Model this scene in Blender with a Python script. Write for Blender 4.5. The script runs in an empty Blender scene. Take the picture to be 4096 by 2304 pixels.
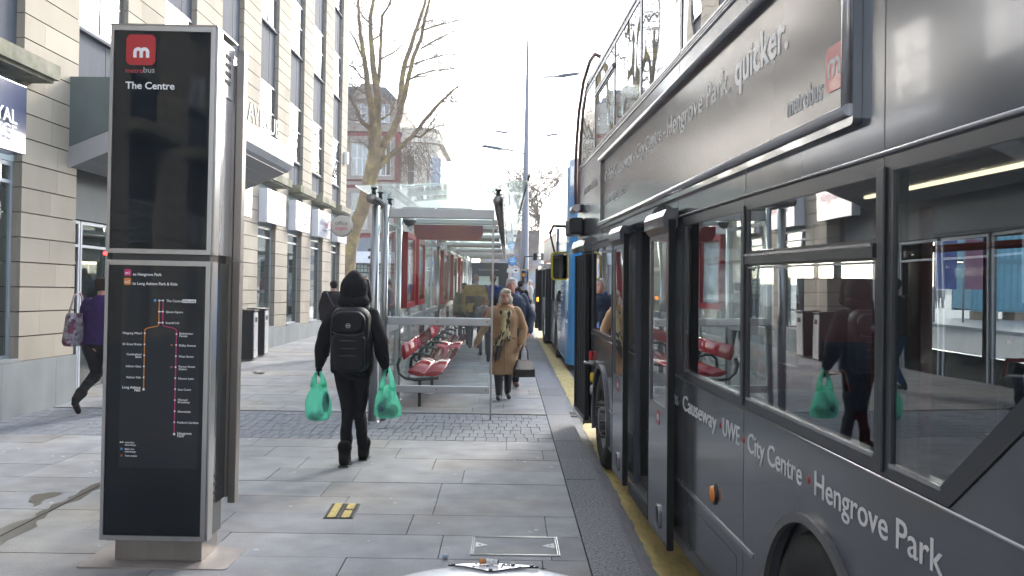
import bpy, bmesh, math, random
import numpy as np
from mathutils import Vector as V, Matrix, noise
from mathutils.geometry import tessellate_polygon
R = math.radians
SC = bpy.context.scene
COL = SC.collection

# ---------------------------------------------------------------- camera, sky, sun, exposure
F, CX, CY, CAMH = 3617.0, 2048.0, 1152.0, 1.75
_yw = V((-18/F, 37/F, -1.0)).normalized()
_r = .0165
_zw = V((math.sin(_r), math.cos(_r), 0)); _zw = (_zw-_yw*_zw.dot(_yw)).normalized()
_xw = _yw.cross(_zw)
CR = Matrix((_xw, _yw, _zw))                    # camera axes -> world axes
cd = bpy.data.cameras.new('camera'); cam = bpy.data.objects.new('camera', cd); COL.objects.link(cam)
cam.matrix_world = Matrix.Translation((0, 0, CAMH)) @ CR.to_4x4()
cd.sensor_width = 36; cd.lens = 36*F/4096; cd.clip_end = 2000; cd.clip_start = .05
SC.camera = cam
SUN_EL, SUN_AZ = 26, 22
w = bpy.data.worlds.new('World'); SC.world = w; w.use_nodes = True
nt = w.node_tree; bg = nt.nodes['Background']
sky = nt.nodes.new('ShaderNodeTexSky'); sky.sky_type = 'NISHITA'; sky.sun_disc = False
sky.sun_elevation = R(SUN_EL); sky.sun_rotation = R(SUN_AZ)
sky.air_density = 1.0; sky.dust_density = 1.5; sky.ozone_density = 1.0
hs = nt.nodes.new('ShaderNodeHueSaturation'); hs.inputs['Saturation'].default_value = .50   # thin white cloud: pale sky
nt.links.new(sky.outputs[0], hs.inputs['Color']); nt.links.new(hs.outputs[0], bg.inputs['Color'])
bg.inputs['Strength'].default_value = .15
sl = bpy.data.lights.new('sun', 'SUN'); sun = bpy.data.objects.new('sun', sl); COL.objects.link(sun)
sl.energy = .7; sl.angle = R(10); sl.color = (1, .96, .90)
_sd = V((math.sin(R(SUN_AZ))*math.cos(R(SUN_EL)), math.cos(R(SUN_AZ))*math.cos(R(SUN_EL)), math.sin(R(SUN_EL))))
sun.rotation_euler = _sd.to_track_quat('Z', 'Y').to_euler()
SC.view_settings.view_transform = 'Standard'; SC.view_settings.look = 'None'
SC.view_settings.exposure = 2.40; SC.view_settings.gamma = 1
SC.cycles.transparent_max_bounces = 32; SC.cycles.max_bounces = 10; SC.cycles.glossy_bounces = 6
SC.cycles.caustics_reflective = False; SC.cycles.caustics_refractive = False
SC.cycles.use_denoising = True; SC.cycles.sample_clamp_indirect = 6

def pix(u, v, Y):
    d = CR @ V(((u-CX)/F, -(v-CY)/F, -1)); return V((0, 0, CAMH)) + d*(Y/d.y)

# ---------------------------------------------------------------- helpers
def M(name, col=(.5, .5, .5), rough=.6, metal=0, var=.08, vs=4, bump=0, bs=60, coat=0, spec=.5, stretch=(1, 1, 1), emit=None, es=0, col2=None, c2s=3, c2t=.5, c2w=.12, blotch=0):
    if name in bpy.data.materials: return bpy.data.materials[name]
    m = bpy.data.materials.new(name); m.use_nodes = True; t = m.node_tree; N = t.nodes; L = t.links
    p = N['Principled BSDF']; tc = N.new('ShaderNodeTexCoord'); mp = N.new('ShaderNodeMapping'); mp.inputs['Scale'].default_value = stretch
    L.new(tc.outputs['Object'], mp.inputs['Vector'])
    n = N.new('ShaderNodeTexNoise'); n.inputs['Scale'].default_value = vs; n.inputs['Detail'].default_value = 5; L.new(mp.outputs[0], n.inputs['Vector'])
    mr = N.new('ShaderNodeMapRange'); mr.inputs['From Min'].default_value = .3; mr.inputs['From Max'].default_value = .7
    mr.inputs['To Min'].default_value = 1-var; mr.inputs['To Max'].default_value = 1+var; L.new(n.outputs[0], mr.inputs['Value'])
    at = N.new('ShaderNodeAttribute'); at.attribute_name = 'tint'
    ad = N.new('ShaderNodeMath'); ad.operation = 'ADD'; ad.inputs[1].default_value = 1; L.new(at.outputs['Fac'], ad.inputs[0])
    mu = N.new('ShaderNodeMath'); mu.operation = 'MULTIPLY'; L.new(mr.outputs[0], mu.inputs[0]); L.new(ad.outputs[0], mu.inputs[1])
    vm = N.new('ShaderNodeVectorMath'); vm.operation = 'SCALE'; L.new(mu.outputs[0], vm.inputs['Scale'])
    if col2:
        n2 = N.new('ShaderNodeTexNoise'); n2.inputs['Scale'].default_value = c2s; n2.inputs['Detail'].default_value = 4; L.new(mp.outputs[0], n2.inputs['Vector'])
        m2 = N.new('ShaderNodeMapRange'); m2.inputs['From Min'].default_value = c2t-c2w; m2.inputs['From Max'].default_value = c2t+c2w; L.new(n2.outputs[0], m2.inputs['Value'])
        mx = N.new('ShaderNodeMix'); mx.data_type = 'RGBA'; mx.inputs[6].default_value = (*col, 1); mx.inputs[7].default_value = (*col2, 1)
        L.new(m2.outputs[0], mx.inputs[0]); L.new(mx.outputs[2], vm.inputs[0])
    else: vm.inputs[0].default_value = col
    L.new(vm.outputs[0], p.inputs['Base Color'])
    p.inputs['Roughness'].default_value = rough; p.inputs['Metallic'].default_value = metal; p.inputs['Coat Weight'].default_value = coat; p.inputs['Coat Roughness'].default_value = .04
    p.inputs['Specular IOR Level'].default_value = spec
    if bump:
        b = N.new('ShaderNodeTexNoise'); b.inputs['Scale'].default_value = bs; b.inputs['Detail'].default_value = 4; L.new(mp.outputs[0], b.inputs['Vector'])
        bu = N.new('ShaderNodeBump'); bu.inputs['Strength'].default_value = bump; bu.inputs['Distance'].default_value = .01
        L.new(b.outputs[0], bu.inputs['Height']); L.new(bu.outputs[0], p.inputs['Normal'])
    if emit: p.inputs['Emission Color'].default_value = (*emit, 1); p.inputs['Emission Strength'].default_value = es
    return m

def GL(name, tint=(.8, .85, .84), ior=1.5, rough=0.0, wob=0, wsc=2.0, dirt=0, boost=1.0, milk=0):
    """glass sheet: lets light through with a tint and mirrors more at grazing angles"""
    if name in bpy.data.materials: return bpy.data.materials[name]
    m = bpy.data.materials.new(name); m.use_nodes = True; t = m.node_tree; N = t.nodes; L = t.links
    N.remove(N['Principled BSDF']); o = N['Material Output']
    tr = N.new('ShaderNodeBsdfTransparent'); tr.inputs[0].default_value = (*tint, 1)
    gl = N.new('ShaderNodeBsdfGlossy'); gl.inputs['Roughness'].default_value = rough; gl.inputs['Color'].default_value = (1, 1, 1, 1)
    fr = N.new('ShaderNodeFresnel'); ge = N.new('ShaderNodeNewGeometry'); im = N.new('ShaderNodeMapRange'); im.inputs['To Min'].default_value = ior; im.inputs['To Max'].default_value = 1/ior   # same mirror strength from both sides of the sheet
    L.new(ge.outputs['Backfacing'], im.inputs['Value']); L.new(im.outputs[0], fr.inputs['IOR'])
    mx = N.new('ShaderNodeMixShader')
    mb = N.new('ShaderNodeMath'); mb.operation = 'MULTIPLY'; mb.inputs[1].default_value = boost; mb.use_clamp = True
    L.new(fr.outputs[0], mb.inputs[0]); L.new(mb.outputs[0], mx.inputs[0]); L.new(tr.outputs[0], mx.inputs[1]); L.new(gl.outputs[0], mx.inputs[2])
    last = mx
    if wob:
        tc = N.new('ShaderNodeTexCoord'); n = N.new('ShaderNodeTexNoise'); n.inputs['Scale'].default_value = wsc; n.inputs['Detail'].default_value = 1; L.new(tc.outputs['Object'], n.inputs['Vector'])
        b = N.new('ShaderNodeBump'); b.inputs['Strength'].default_value = wob; b.inputs['Distance'].default_value = .02; L.new(n.outputs[0], b.inputs['Height'])
        L.new(b.outputs[0], gl.inputs['Normal'])
    if dirt:
        tc = N.new('ShaderNodeTexCoord'); n = N.new('ShaderNodeTexNoise'); n.inputs['Scale'].default_value = 2.5; n.inputs['Detail'].default_value = 6; L.new(tc.outputs['Object'], n.inputs['Vector'])
        mr = N.new('ShaderNodeMapRange'); mr.inputs['From Min'].default_value = .4; mr.inputs['From Max'].default_value = .75; mr.inputs['To Max'].default_value = dirt; L.new(n.outputs[0], mr.inputs['Value'])
        df = N.new('ShaderNodeBsdfDiffuse'); df.inputs[0].default_value = (.5, .52, .5, 1)
        m2 = N.new('ShaderNodeMixShader'); L.new(mr.outputs[0], m2.inputs[0]); L.new(mx.outputs[0], m2.inputs[1]); L.new(df.outputs[0], m2.inputs[2]); last = m2
    if milk:
        tl = N.new('ShaderNodeBsdfTranslucent'); tl.inputs[0].default_value = (.85, .92, .90, 1); m3 = N.new('ShaderNodeMixShader'); m3.inputs[0].default_value = milk
        L.new(last.outputs[0], m3.inputs[1]); L.new(tl.outputs[0], m3.inputs[2]); last = m3
    L.new(last.outputs[0], o.inputs['Surface'])
    return m

class MB:
    def __init__(s): s.v = []; s.f = []; s.mi = []; s.sm = []; s.ti = []
    def add(s, vs, fs, mi=0, sm=False, tint=0):
        o = len(s.v); s.v += [tuple(x) for x in vs]
        for f in fs: s.f.append([i+o for i in f]); s.mi.append(mi); s.sm.append(sm); s.ti.append(tint)
        return s
    def box(s, x0, x1, y0, y1, z0, z1, mi=0, tint=0, mx=None):
        vs = [V((x, y, z)) for x in (x0, x1) for y in (y0, y1) for z in (z0, z1)]
        if mx: vs = [mx @ q for q in vs]
        return s.add(vs, [(0, 1, 3, 2), (4, 6, 7, 5), (0, 4, 5, 1), (2, 3, 7, 6), (0, 2, 6, 4), (1, 5, 7, 3)], mi, False, tint)
    def cbox(s, x0, x1, y0, y1, z0, z1, c=.01, mi=0, tint=0, mx=None):
        """box with chamfered edges"""
        bm = bmesh.new(); bmesh.ops.create_cube(bm, size=1)
        for q in bm.verts: q.co = V((x0+(q.co.x+.5)*(x1-x0), y0+(q.co.y+.5)*(y1-y0), z0+(q.co.z+.5)*(z1-z0)))
        bmesh.ops.bevel(bm, geom=bm.edges[:], offset=c, segments=2, affect='EDGES', profile=.6)
        bm.verts.index_update()
        s.add([(mx @ q.co if mx else q.co.copy()) for q in bm.verts], [[q.index for q in f.verts] for f in bm.faces], mi, False, tint); bm.free(); return s
    def tube(s, pts, rad, n=10, mi=0, cap=True, sm=True, flat=None, up=None):
        pts = [V(p) for p in pts]
        if not hasattr(rad, '__len__'): rad = [rad]*len(pts)
        rings = []; prev = None
        for i, p in enumerate(pts):
            d = (pts[min(i+1, len(pts)-1)]-pts[max(i-1, 0)]).normalized()
            if prev is None:
                a = V(up) if up else (V((0, 0, 1)) if abs(d.z) < .9 else V((0, 1, 0))); x = (a - d*a.dot(d)).normalized()
            else: x = (prev - d*prev.dot(d)).normalized()
            prev = x; y = d.cross(x)
            r = rad[i]; rx, ry = (r if hasattr(r, '__len__') else (r, r))
            rings.append([p + x*(rx*math.cos(2*math.pi*k/n)) + y*(ry*math.sin(2*math.pi*k/n)) for k in range(n)])
        vs = [q for g in rings for q in g]; fs = []
        for i in range(len(rings)-1):
            for k in range(n): a = i*n+k; b = i*n+(k+1) % n; fs.append((a, b, b+n, a+n))
        s.add(vs, fs, mi, sm)
        if cap: s.add(rings[0][::-1], [tuple(range(n))], mi); s.add(rings[-1], [tuple(range(n))], mi)
        return s
    def lathe(s, prof, c=(0, 0, 0), n=24, mi=0, sm=True, mx=None):
        c = V(c); vs = []; fs = []
        for r, z in prof:
            for k in range(n):
                a = 2*math.pi*k/n; q = V((r*math.cos(a), r*math.sin(a), z)); q = (mx @ q) if mx else q; vs.append(q+c)
        for i in range(len(prof)-1):
            for k in range(n): a = i*n+k; b = i*n+(k+1) % n; fs.append((a, b, b+n, a+n))
        return s.add(vs, fs, mi, sm)
    def prism(s, loops, ax, a0, a1, mi=0, tint=0, mx=None):
        """extrude a flat outline (with holes) from a0 to a1 along axis ax; 2D points are the other two axes in order"""
        if not hasattr(loops[0][0], '__len__'): loops = [loops]
        def P(q, a):
            c = list(q); c.insert(ax, a); c = V(c); return mx @ c if mx else c
        flat = [q for l in loops for q in l]; n = len(flat)
        if len(loops) == 1: tris = tessellate_polygon([[V((q[0], q[1], 0)) for q in loops[0]]])
        else:
            bm = bmesh.new(); o = 0; bv = [bm.verts.new((q[0], q[1], 0)) for q in flat]
            for i, q in enumerate(bv): q.index = i
            for l in loops:
                for i in range(len(l)): bm.edges.new((bv[o+i], bv[o+(i+1) % len(l)]))
                o += len(l)
            r = bmesh.ops.triangle_fill(bm, edges=bm.edges[:], use_beauty=True, normal=(0, 0, 1)); tris = [[q.index for q in f.verts] for f in bm.faces]; bm.free()
        vs = [P(q, a0) for q in flat]+[P(q, a1) for q in flat]; fs = [tuple(t) for t in tris]+[tuple(i+n for i in t[::-1]) for t in tris]
        o = 0
        for l in loops:
            k = len(l)
            for i in range(k): a = o+i; b = o+(i+1) % k; fs.append((a, b, b+n, a+n))
            o += k
        return s.add(vs, fs, mi, False, tint)
    def ell(s, c, r, n=14, mi=0, mx=None):
        c = V(c); vs = []; fs = []; m = n//2+1
        for i in range(m+1):
            t = math.pi*i/m
            for k in range(n):
                a = 2*math.pi*k/n; q = V((r[0]*math.sin(t)*math.cos(a), r[1]*math.sin(t)*math.sin(a), r[2]*math.cos(t)))
                vs.append(c+(mx @ q if mx else q))
        for i in range(m):
            for k in range(n): a = i*n+k; b = i*n+(k+1) % n; fs.append((a, a+n, b+n, b))
        return s.add(vs, fs, mi, True)
    def build(s, name, mats, parent=None, mxw=None, fixn=True):
        me = bpy.data.meshes.new(name); me.from_pydata(s.v, [], s.f)
        if not isinstance(mats, (list, tuple)): mats = [mats]
        for m in mats: me.materials.append(m)
        me.polygons.foreach_set('material_index', s.mi); me.polygons.foreach_set('use_smooth', s.sm)
        if any(s.ti):
            a = me.attributes.new('tint', 'FLOAT', 'FACE'); a.data.foreach_set('value', s.ti)
        me.update()
        if fixn:
            bm = bmesh.new(); bm.from_mesh(me); bmesh.ops.remove_doubles(bm, verts=bm.verts, dist=1e-5); bmesh.ops.recalc_face_normals(bm, faces=bm.faces); bm.to_mesh(me); bm.free()
        o = bpy.data.objects.new(name, me); COL.objects.link(o); o.parent = parent
        if mxw: o.matrix_world = mxw
        return o

def tag(o, label=None, cat=None, group=None, kind=None):
    if label: o['label'] = label
    if cat: o['category'] = cat
    if group: o['group'] = group
    if kind: o['kind'] = kind
    return o
def thing(name, label, cat, loc=(0, 0, 0), rz=0, group=None, rx=0, mx=None):
    o = bpy.data.objects.new(name, None); o.empty_display_size = .2; COL.objects.link(o)
    if mx: o.matrix_world = mx
    else: o.location = loc; o.rotation_euler = (rx, 0, rz)
    return tag(o, label, cat, group)
def frame(o, x, y, z):
    m = Matrix((V(x), V(y), V(z))).transposed().to_4x4(); m.translation = V(o); return m
TILT = -.0166                                    # the street climbs gently away from the camera; masts stand plumb
def copy_tree(o, parent=None):
    c = o.copy(); COL.objects.link(c); c.parent = parent; c.matrix_parent_inverse = o.matrix_parent_inverse.copy()
    for ch in list(KIDS.get(o.name, [])): copy_tree(ch, c)
    return c
KIDS = {}
def remember(o):
    KIDS.clear()
    for q in bpy.data.objects:
        if q.parent: KIDS.setdefault(q.parent.name, []).append(q)

TMP = bpy.data.scenes.new('workbench')              # a second, empty scene keeps mesh evaluation quick; removed at the end
def evalmesh(o):
    if o.name in COL.objects: COL.objects.unlink(o)
    TMP.collection.objects.link(o); TMP.view_layers[0].update(); dg = TMP.view_layers[0].depsgraph; me = bpy.data.meshes.new_from_object(o.evaluated_get(dg)); return me
def text(name, s, h, mat, parent, mx, width=None, bold=0, ext=.001, align='LEFT', sp=1.0):
    """lettering: h = capital height; mx = local matrix (x reading direction, y up)"""
    c = bpy.data.curves.new(name, 'FONT'); c.body = s; c.size = h/.70; c.extrude = ext; c.offset = bold*h; c.resolution_u = 3; c.align_x = align; c.space_character = sp
    o = bpy.data.objects.new(name, c); COL.objects.link(o); me = evalmesh(o); bpy.data.objects.remove(o); bpy.data.curves.remove(c)
    if width:
        xs = [q.co.x for q in me.vertices]; k = width/max(1e-6, max(xs)-min(xs)); x0 = min(xs)
        for q in me.vertices: q.co.x = (q.co.x-(x0 if align == 'LEFT' else 0))*k
    me.name = name; me.materials.clear(); me.materials.append(mat)
    o = bpy.data.objects.new(name, me); COL.objects.link(o); o.parent = parent; o.matrix_local = mx; return o
def rrect(x0, x1, y0, y1, r, n=4):
    out = []
    for cx, cy, a0 in ((x1-r, y1-r, 0), (x0+r, y1-r, 90), (x0+r, y0+r, 180), (x1-r, y0+r, 270)):
        for k in range(n+1): a = R(a0+90*k/n); out.append((cx+r*math.cos(a), cy+r*math.sin(a)))
    return out
def arc(cx, cy, r, a0, a1, n):
    return [(cx+r*math.cos(R(a0+(a1-a0)*k/n)), cy+r*math.sin(R(a0+(a1-a0)*k/n))) for k in range(n+1)]

def fuse(name, shapes, mat, parent, vox=.012, amp=0, asc=9, extra=None, smooth=2):
    """melt overlapping rounded shapes into one continuous surface"""
    mb = MB()
    for sh in shapes:
        k = sh[0]
        if k == 'c':                                # tapered limb with round ends
            p0, p1, r0, r1 = V(sh[1]), V(sh[2]), sh[3], sh[4]
            mb.tube([p0, p1], [r0, r1], 12); mb.ell(p0, (r0,)*3, 12); mb.ell(p1, (r1,)*3, 12)
        elif k == 'e': mb.ell(sh[1], sh[2], 18, mx=(Matrix.Rotation(sh[3], 3, sh[4]) if len(sh) > 3 else None))
        elif k == 'r':                              # stacked oval rings (z, cx, cy, rx, ry)
            n = 20; rg = sh[1]; vs = []; fs = []
            for z, cx, cy, rx, ry in rg:
                for j in range(n): a = 2*math.pi*j/n; vs.append((cx+rx*math.cos(a), cy+ry*math.sin(a), z))
            for i in range(len(rg)-1):
                for j in range(n): a = i*n+j; b = i*n+(j+1) % n; fs.append((a, b, b+n, a+n))
            fs.append(tuple(range(n))[::-1]); fs.append(tuple(range((len(rg)-1)*n, len(rg)*n))); mb.add(vs, fs)
    o = mb.build(name, mat, None, fixn=True)
    md = o.modifiers.new('r', 'REMESH'); md.mode = 'VOXEL'; md.voxel_size = vox
    if smooth: m2 = o.modifiers.new('s', 'SMOOTH'); m2.iterations = smooth; m2.factor = .5
    me = evalmesh(o); bpy.data.objects.remove(o)
    if amp:
        nv = len(me.vertices); co = np.empty(nv*3); me.vertices.foreach_get('co', co); co = co.reshape(-1, 3)
        no = np.empty(nv*3); me.vertices.foreach_get('normal', no); no = no.reshape(-1, 3); rs = np.random.RandomState(len(shapes)+int(vox*1e4)); d = np.zeros(nv)
        for k in range(14):
            f_ = rs.normal(size=3); f_ /= np.linalg.norm(f_); f_[2] *= .7; fr_ = asc*(2.2 if k < 8 else 5.0)*rs.uniform(.6, 1.4); d += np.sin(co @ f_*fr_+rs.uniform(0, 6.28)+1.5*np.sin(co[:, 2]*asc*.8+k))*(.22 if k < 8 else .12)
        co += no*(d*amp)[:, None]; me.vertices.foreach_set('co', co.ravel())
    if extra:
        bm = bmesh.new(); bm.from_mesh(me); ex = bpy.data.meshes.new('x'); ex.from_pydata(extra.v, [], extra.f); bm.from_mesh(ex); bm.to_mesh(me); bm.free(); bpy.data.meshes.remove(ex)
    me.materials.clear(); me.materials.append(mat)
    me.polygons.foreach_set('use_smooth', [True]*len(me.polygons)); me.name = name
    o = bpy.data.objects.new(name, me); COL.objects.link(o); o.parent = parent; return o
# ---------------------------------------------------------------- palette
STONE = M('bath_stone', (.36, .322, .264), .85, var=.10, vs=1.3, bump=.25, bs=90, spec=.2, col2=(.32, .285, .235), c2s=.7, c2t=.62, stretch=(1, 1, .5))
STONED = M('weathered_stone', (.25, .24, .19), .9, var=.25, vs=5, bump=.5, bs=50, spec=.2, col2=(.13, .14, .085), c2s=2.2, c2t=.6)
PLINTH = M('grey_plinth_stone', (.235, .255, .26), .8, var=.18, vs=1.8, bump=.25, bs=60, spec=.25, stretch=(1, 1, .5))
JOINT = M('dark_joint', (.16, .13, .10), .95)
PANEL = M('grey_metal_panel', (.058, .068, .090), .8, 0, var=.16, vs=3, spec=.25, stretch=(1, 3, .35))
FRAMEM = M('grey_window_frame', (.14, .15, .17), .45, .2)
WFR = M('pale_window_frame', (.38, .42, .47), .45, .2)
STEEL = M('brushed_steel', (.36, .36, .37), .28, .85, var=.07, vs=2, stretch=(8, 8, .5))
STEELD = M('brown_tinted_steel', (.27, .25, .235), .36, .8, var=.1, vs=2, stretch=(6, 6, .5))
ALU = M('anodised_aluminium', (.46, .47, .49), .4, .65, var=.05)
SILV = M('canopy_silver', (.22, .24, .275), .42, .45, var=.05, vs=2)
SOFF = M('canopy_soffit', (.16, .17, .18), .5, .2, var=.05)
BLACKG = M('black_gloss_glass', (.007, .011, .015), .02, 0, var=.05, spec=.35)
SCREEN = M('dark_screen', (.018, .022, .027), .03, 0, var=.05, spec=.35)
WHITE = M('white_paint', (.72, .72, .73), .5, var=.04)
LETW = M('white_lettering', (.78, .78, .80), .5, var=.02)
REDL = M('red_enamel', (.40, .006, .014), .35, var=.04, coat=.15)
REDT = M('dull_red_lettering', (.42, .03, .045), .5)
GREYT = M('grey_lettering', (.30, .31, .33), .5)
MAG = M('magenta_line', (.50, .02, .16), .5); ORG = M('orange_line', (.62, .22, .03), .5); BLUL = M('blue_square', (.08, .32, .62), .5)
BLACKP = M('black_paint', (.012, .013, .015), .45, var=.15)
BLACKM = M('matt_black', (.010, .010, .011), .85, var=.2)
RUBBER = M('tyre_rubber', (.018, .018, .019), .75, var=.25, vs=9, bump=.2)
REDG = M('glossy_red_seat', (.40, .010, .020), .10, var=.10, vs=2, coat=.8)
REDP = M('red_frame_paint', (.36, .010, .022), .35, var=.06, coat=.3)
GLSH = GL('shelter_glass', (.955, .98, .97), 1.36, wob=.03, dirt=.035)
GLRF = GL('shelter_roof_glass', (.90, .96, .94), 1.2, dirt=.06, milk=.10)
GLWI = GL('office_window_glass', (.16, .20, .22), 11.0, wob=.15, wsc=1.5)
GLSP = GL('shop_window_glass', (.50, .62, .64), 2.4, wob=.08, wsc=1.0, boost=1.1)
GLBU = GL('bus_tinted_glass', (.64, .68, .69), 1.5, wob=.06, wsc=1.6, boost=1.7)
GLUP = GL('upper_deck_glass', (.42, .46, .47), 1.55, wob=.22, wsc=1.5, boost=1.6)
# ---------------------------------------------------------------- ground
random.seed(5)
SLAB = M('york_stone_slabs', (.25, .255, .268), .62, var=.20, vs=3.5, bump=.35, bs=70, spec=.4, col2=(.275, .252, .222), c2s=.55, c2t=.58, c2w=.1)
BED = M('dark_mortar_bed', (.085, .085, .088), .95)
SETT = M('granite_setts', (.185, .20, .225), .75, var=.2, vs=9, bump=.5, bs=70)
KERB = M('granite_kerb', (.23, .23, .24), .8, var=.55, vs=55, bump=.9, bs=110, spec=.4)
GUT = M('concrete_gutter', (.20, .195, .20), .8, var=.15, vs=6, bump=.3, stretch=(6, .6, 1))
ASPH = M('asphalt', (.055, .056, .06), .85, var=.3, vs=60, bump=.6, bs=150)
YEL = M('yellow_road_paint', (.50, .385, .13), .7, var=.2, vs=5, bump=.3, bs=80, col2=(.33, .27, .13), c2s=9, c2t=.62, stretch=(3, .8, 1))
g = MB(); g.box(-7.9, .53, -14, 110, -.30, -.010, 1)
g.box(-60, -7.9, 31.5, 110, -.3, -.010, 1)
x1 = .53; y = -13.0; row = 0
def slabrow(y0, y1, xa, xb, lo, hi, mb, gap=.007):
    x = xa - random.uniform(0, hi)
    while x < xb:
        w_ = random.uniform(lo, hi); a = max(x, xa); b = min(x+w_, xb)
        if xb-b < .12: b = xb; w_ = 99
        if b-a > .05:
            dz = random.uniform(-.0015, .0015)
            mb.box(a+gap/2, b-gap/2, y0+gap/2, y1-gap/2, -.02, dz, 0, random.gauss(0, .075))
        x += w_
HOLES = []
while y < 75:
    if 9.70 <= y < 11.6: y = 11.68; continue
    d = .517 if y < 30 else 1.03
    y1_ = y+d
    if y < 9.7 < y1_: y1_ = 9.70
    slabrow(y, y1_, -7.2 if y < 30 else -16, .53, .65, 1.45, g); y = y1_
tag(g.build('pavement', [SLAB, BED]), 'grey stone slab pavement with thin joints between building and kerb', 'pavement', kind='structure')
s_ = MB(); yy = 9.705
while yy < 11.6:
    slabrow(yy, yy+.237, -7.2, .53, .085, .13, s_, .009); yy += .237
s_.ti = [t*.5 for t in s_.ti]; tag(s_.build('cobbled_band', [SETT]), 'band of small grey stone setts crossing the pavement', 'setts', kind='structure')
k_ = MB(); yy = -13
while yy < 110:
    L_ = .95; k_.box(.536, .838, yy+.003, yy+L_-.003, -.16, random.uniform(-.001, .002), 0, random.gauss(0, .06)); yy += L_
tag(k_.build('kerb', KERB), 'rough granite kerb stones along the pavement edge', 'kerb', kind='structure')
k_ = MB(); yy = -13
while yy < 110:
    k_.box(.838, 1.30, yy+.003, yy+.985, -.16, -.113, 0, random.gauss(0, .05)); yy += .988
tag(k_.build('gutter', GUT), 'pale concrete gutter channel below the kerb', 'gutter', kind='structure')
rd = MB(); rd.box(.5, 19.6, -14, 300, -.4, -.122)
tag(rd.build('road', ASPH), 'dark asphalt road beside the kerb', 'road', kind='structure')
yl = MB(); pa = []; pb = []
yy = -13.
while yy < 100:
    pa.append((.985+.022*noise.noise(V((yy*2.1, 0, 0)))+.018*noise.noise(V((yy*9, 3, 0))), yy)); pb.append((1.27, yy)); yy += .06
vs = [(p[0], p[1], -.108) for p in pa]+[(p[0], p[1], -.108) for p in pb]; n = len(pa)
yl.add(vs, [(i, i+1, n+i+1, n+i) for i in range(n-1)])
tag(yl.build('road_marking', YEL, fixn=False), 'worn yellow line painted along the gutter', 'road marking', kind='structure')
gg = MB(); gg.box(-900, 900, -300, 1500, -.6, -.42); gg.box(-60, .5, -14, 0, -.5, -.32)
tag(gg.build('ground', M('far_ground', (.16, .16, .155), .9)), 'plain ground stretching to the horizon', 'ground', kind='structure')
pl = MB(); pl.box(19.6, 90, -20, 200, -.4, .02, 0); pl.box(-60, .5, 110.2, 300, -.4, -.01)
tag(pl.build('plaza', M('plaza_paving', (.33, .32, .30), .8, var=.1, vs=.8, bump=.2)), 'wide pale paved square across the road', 'square', kind='structure')
# small covers, drain, stains, litter
cv = thing('manhole_cover', 'small ribbed metal manhole cover with two yellow stripes', 'manhole cover', (-1.20, 6.71, .003), R(2))
b = MB(); b.box(-.155, .155, -.21, .21, -.01, .002)
for i in range(17):
    for j in (0, 1, 2, 3): b.box(-.14+j*.073, -.14+j*.073+.06, -.195+i*.0236, -.195+i*.0236+.012, .002, .008)
b.build('cover_plate', M('worn_iron', (.10, .095, .09), .6, .5, var=.3, bump=.4), cv)
b = MB()
for x0 in (-.115, .03):
    for i in range(17):
        if 7 < i < 10 and x0 > 0: continue
        b.box(x0, x0+.082, -.195+i*.0236, -.195+i*.0236+.017, .003, .0092)
b.build('yellow_stripe', M('cover_yellow', (.62, .50, .17), .7, var=.25, vs=30), cv)
cv.scale = (.70, 1, 1)
cv = thing('access_cover', 'rectangular slab-filled access cover with steel edging and two white triangles', 'access cover', (.078, 5.9, .004), R(0))
b = MB(); o_ = [(-.285, -.205), (.285, -.205), (.285, .205), (-.285, .205)]
for k in (0, 1):
    q = [(x*(1-.045*k), y*(1-.06*k)) for x, y in o_]; h = [(x*(1-.045*k-.016), y*(1-.06*k-.022)) for x, y in o_]; b.prism([q, h], 2, -.01, .003)
b.build('edging', STEEL, cv)
b = MB(); b.box(-.255, .255, -.175, .175, -.01, .0005); b.build('inset_slab', SLAB, cv)
for sx in (-1, 1):
    b = MB(); b.prism([(sx*.258, -.05), (sx*.258, .062), (sx*.18, .005)], 2, 0, .003); b.lathe([(0, .0042), (.007, .004), (.008, .003)], (sx*.23, .005, 0), 10, 1)
    b.build('triangle', [WHITE, BLACKM], cv)
dr = thing('drain_grate', 'small slotted drain grate in the yellow lined gutter by the front door', 'drain', (1.02, 12.45, -.106))
b = MB(); b.prism([[(-.17, -.2), (.2, -.2), (.2, .2), (-.17, .2)], [(-.13, -.16), (.16, -.16), (.16, .16), (-.13, .16)]], 2, 0, .008)
for i in range(6): b.box(-.13, .16, -.14+i*.052, -.14+i*.052+.026, 0, .006)
b.build('grate', M('worn_iron', (.1, .1, .1)), dr); b = MB(); b.box(-.13, .16, -.16, .16, -.004, .001); b.build('sump', BLACKM, dr)
def blob(name, pts, mat, z, label, cat, th=.0012, kind='stuff'):
    b = MB(); out = []
    n = len(pts)
    for i in range(n):
        p, q = V(pts[i]), V(pts[(i+1) % n]); m = max(2, int((q-p).length/.07))
        for k in range(m):
            w_ = p.lerp(q, k/m); w_ = w_+V((noise.noise(V((w_.x*6, w_.y*6, 1))), noise.noise(V((w_.x*6, w_.y*6, 9)))))*.07; out.append((w_.x, w_.y))
    b.prism(out, 2, z, z+th); return tag(b.build(name, mat), label, cat, kind=kind)
WET = M('damp_stain', (.085, .075, .06), .4, var=.25, vs=5, spec=.5)
blob('wet_stain', [(-3.37, 5.2), (-3.20, 5.2), (-3.22, 5.9), (-3.26, 6.5), (-3.27, 7.7), (-3.36, 7.75), (-3.36, 6.8), (-3.38, 6.1)], WET, .0015, 'dark wet streak running along the slabs left of the pillar', 'wet stain')
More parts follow.
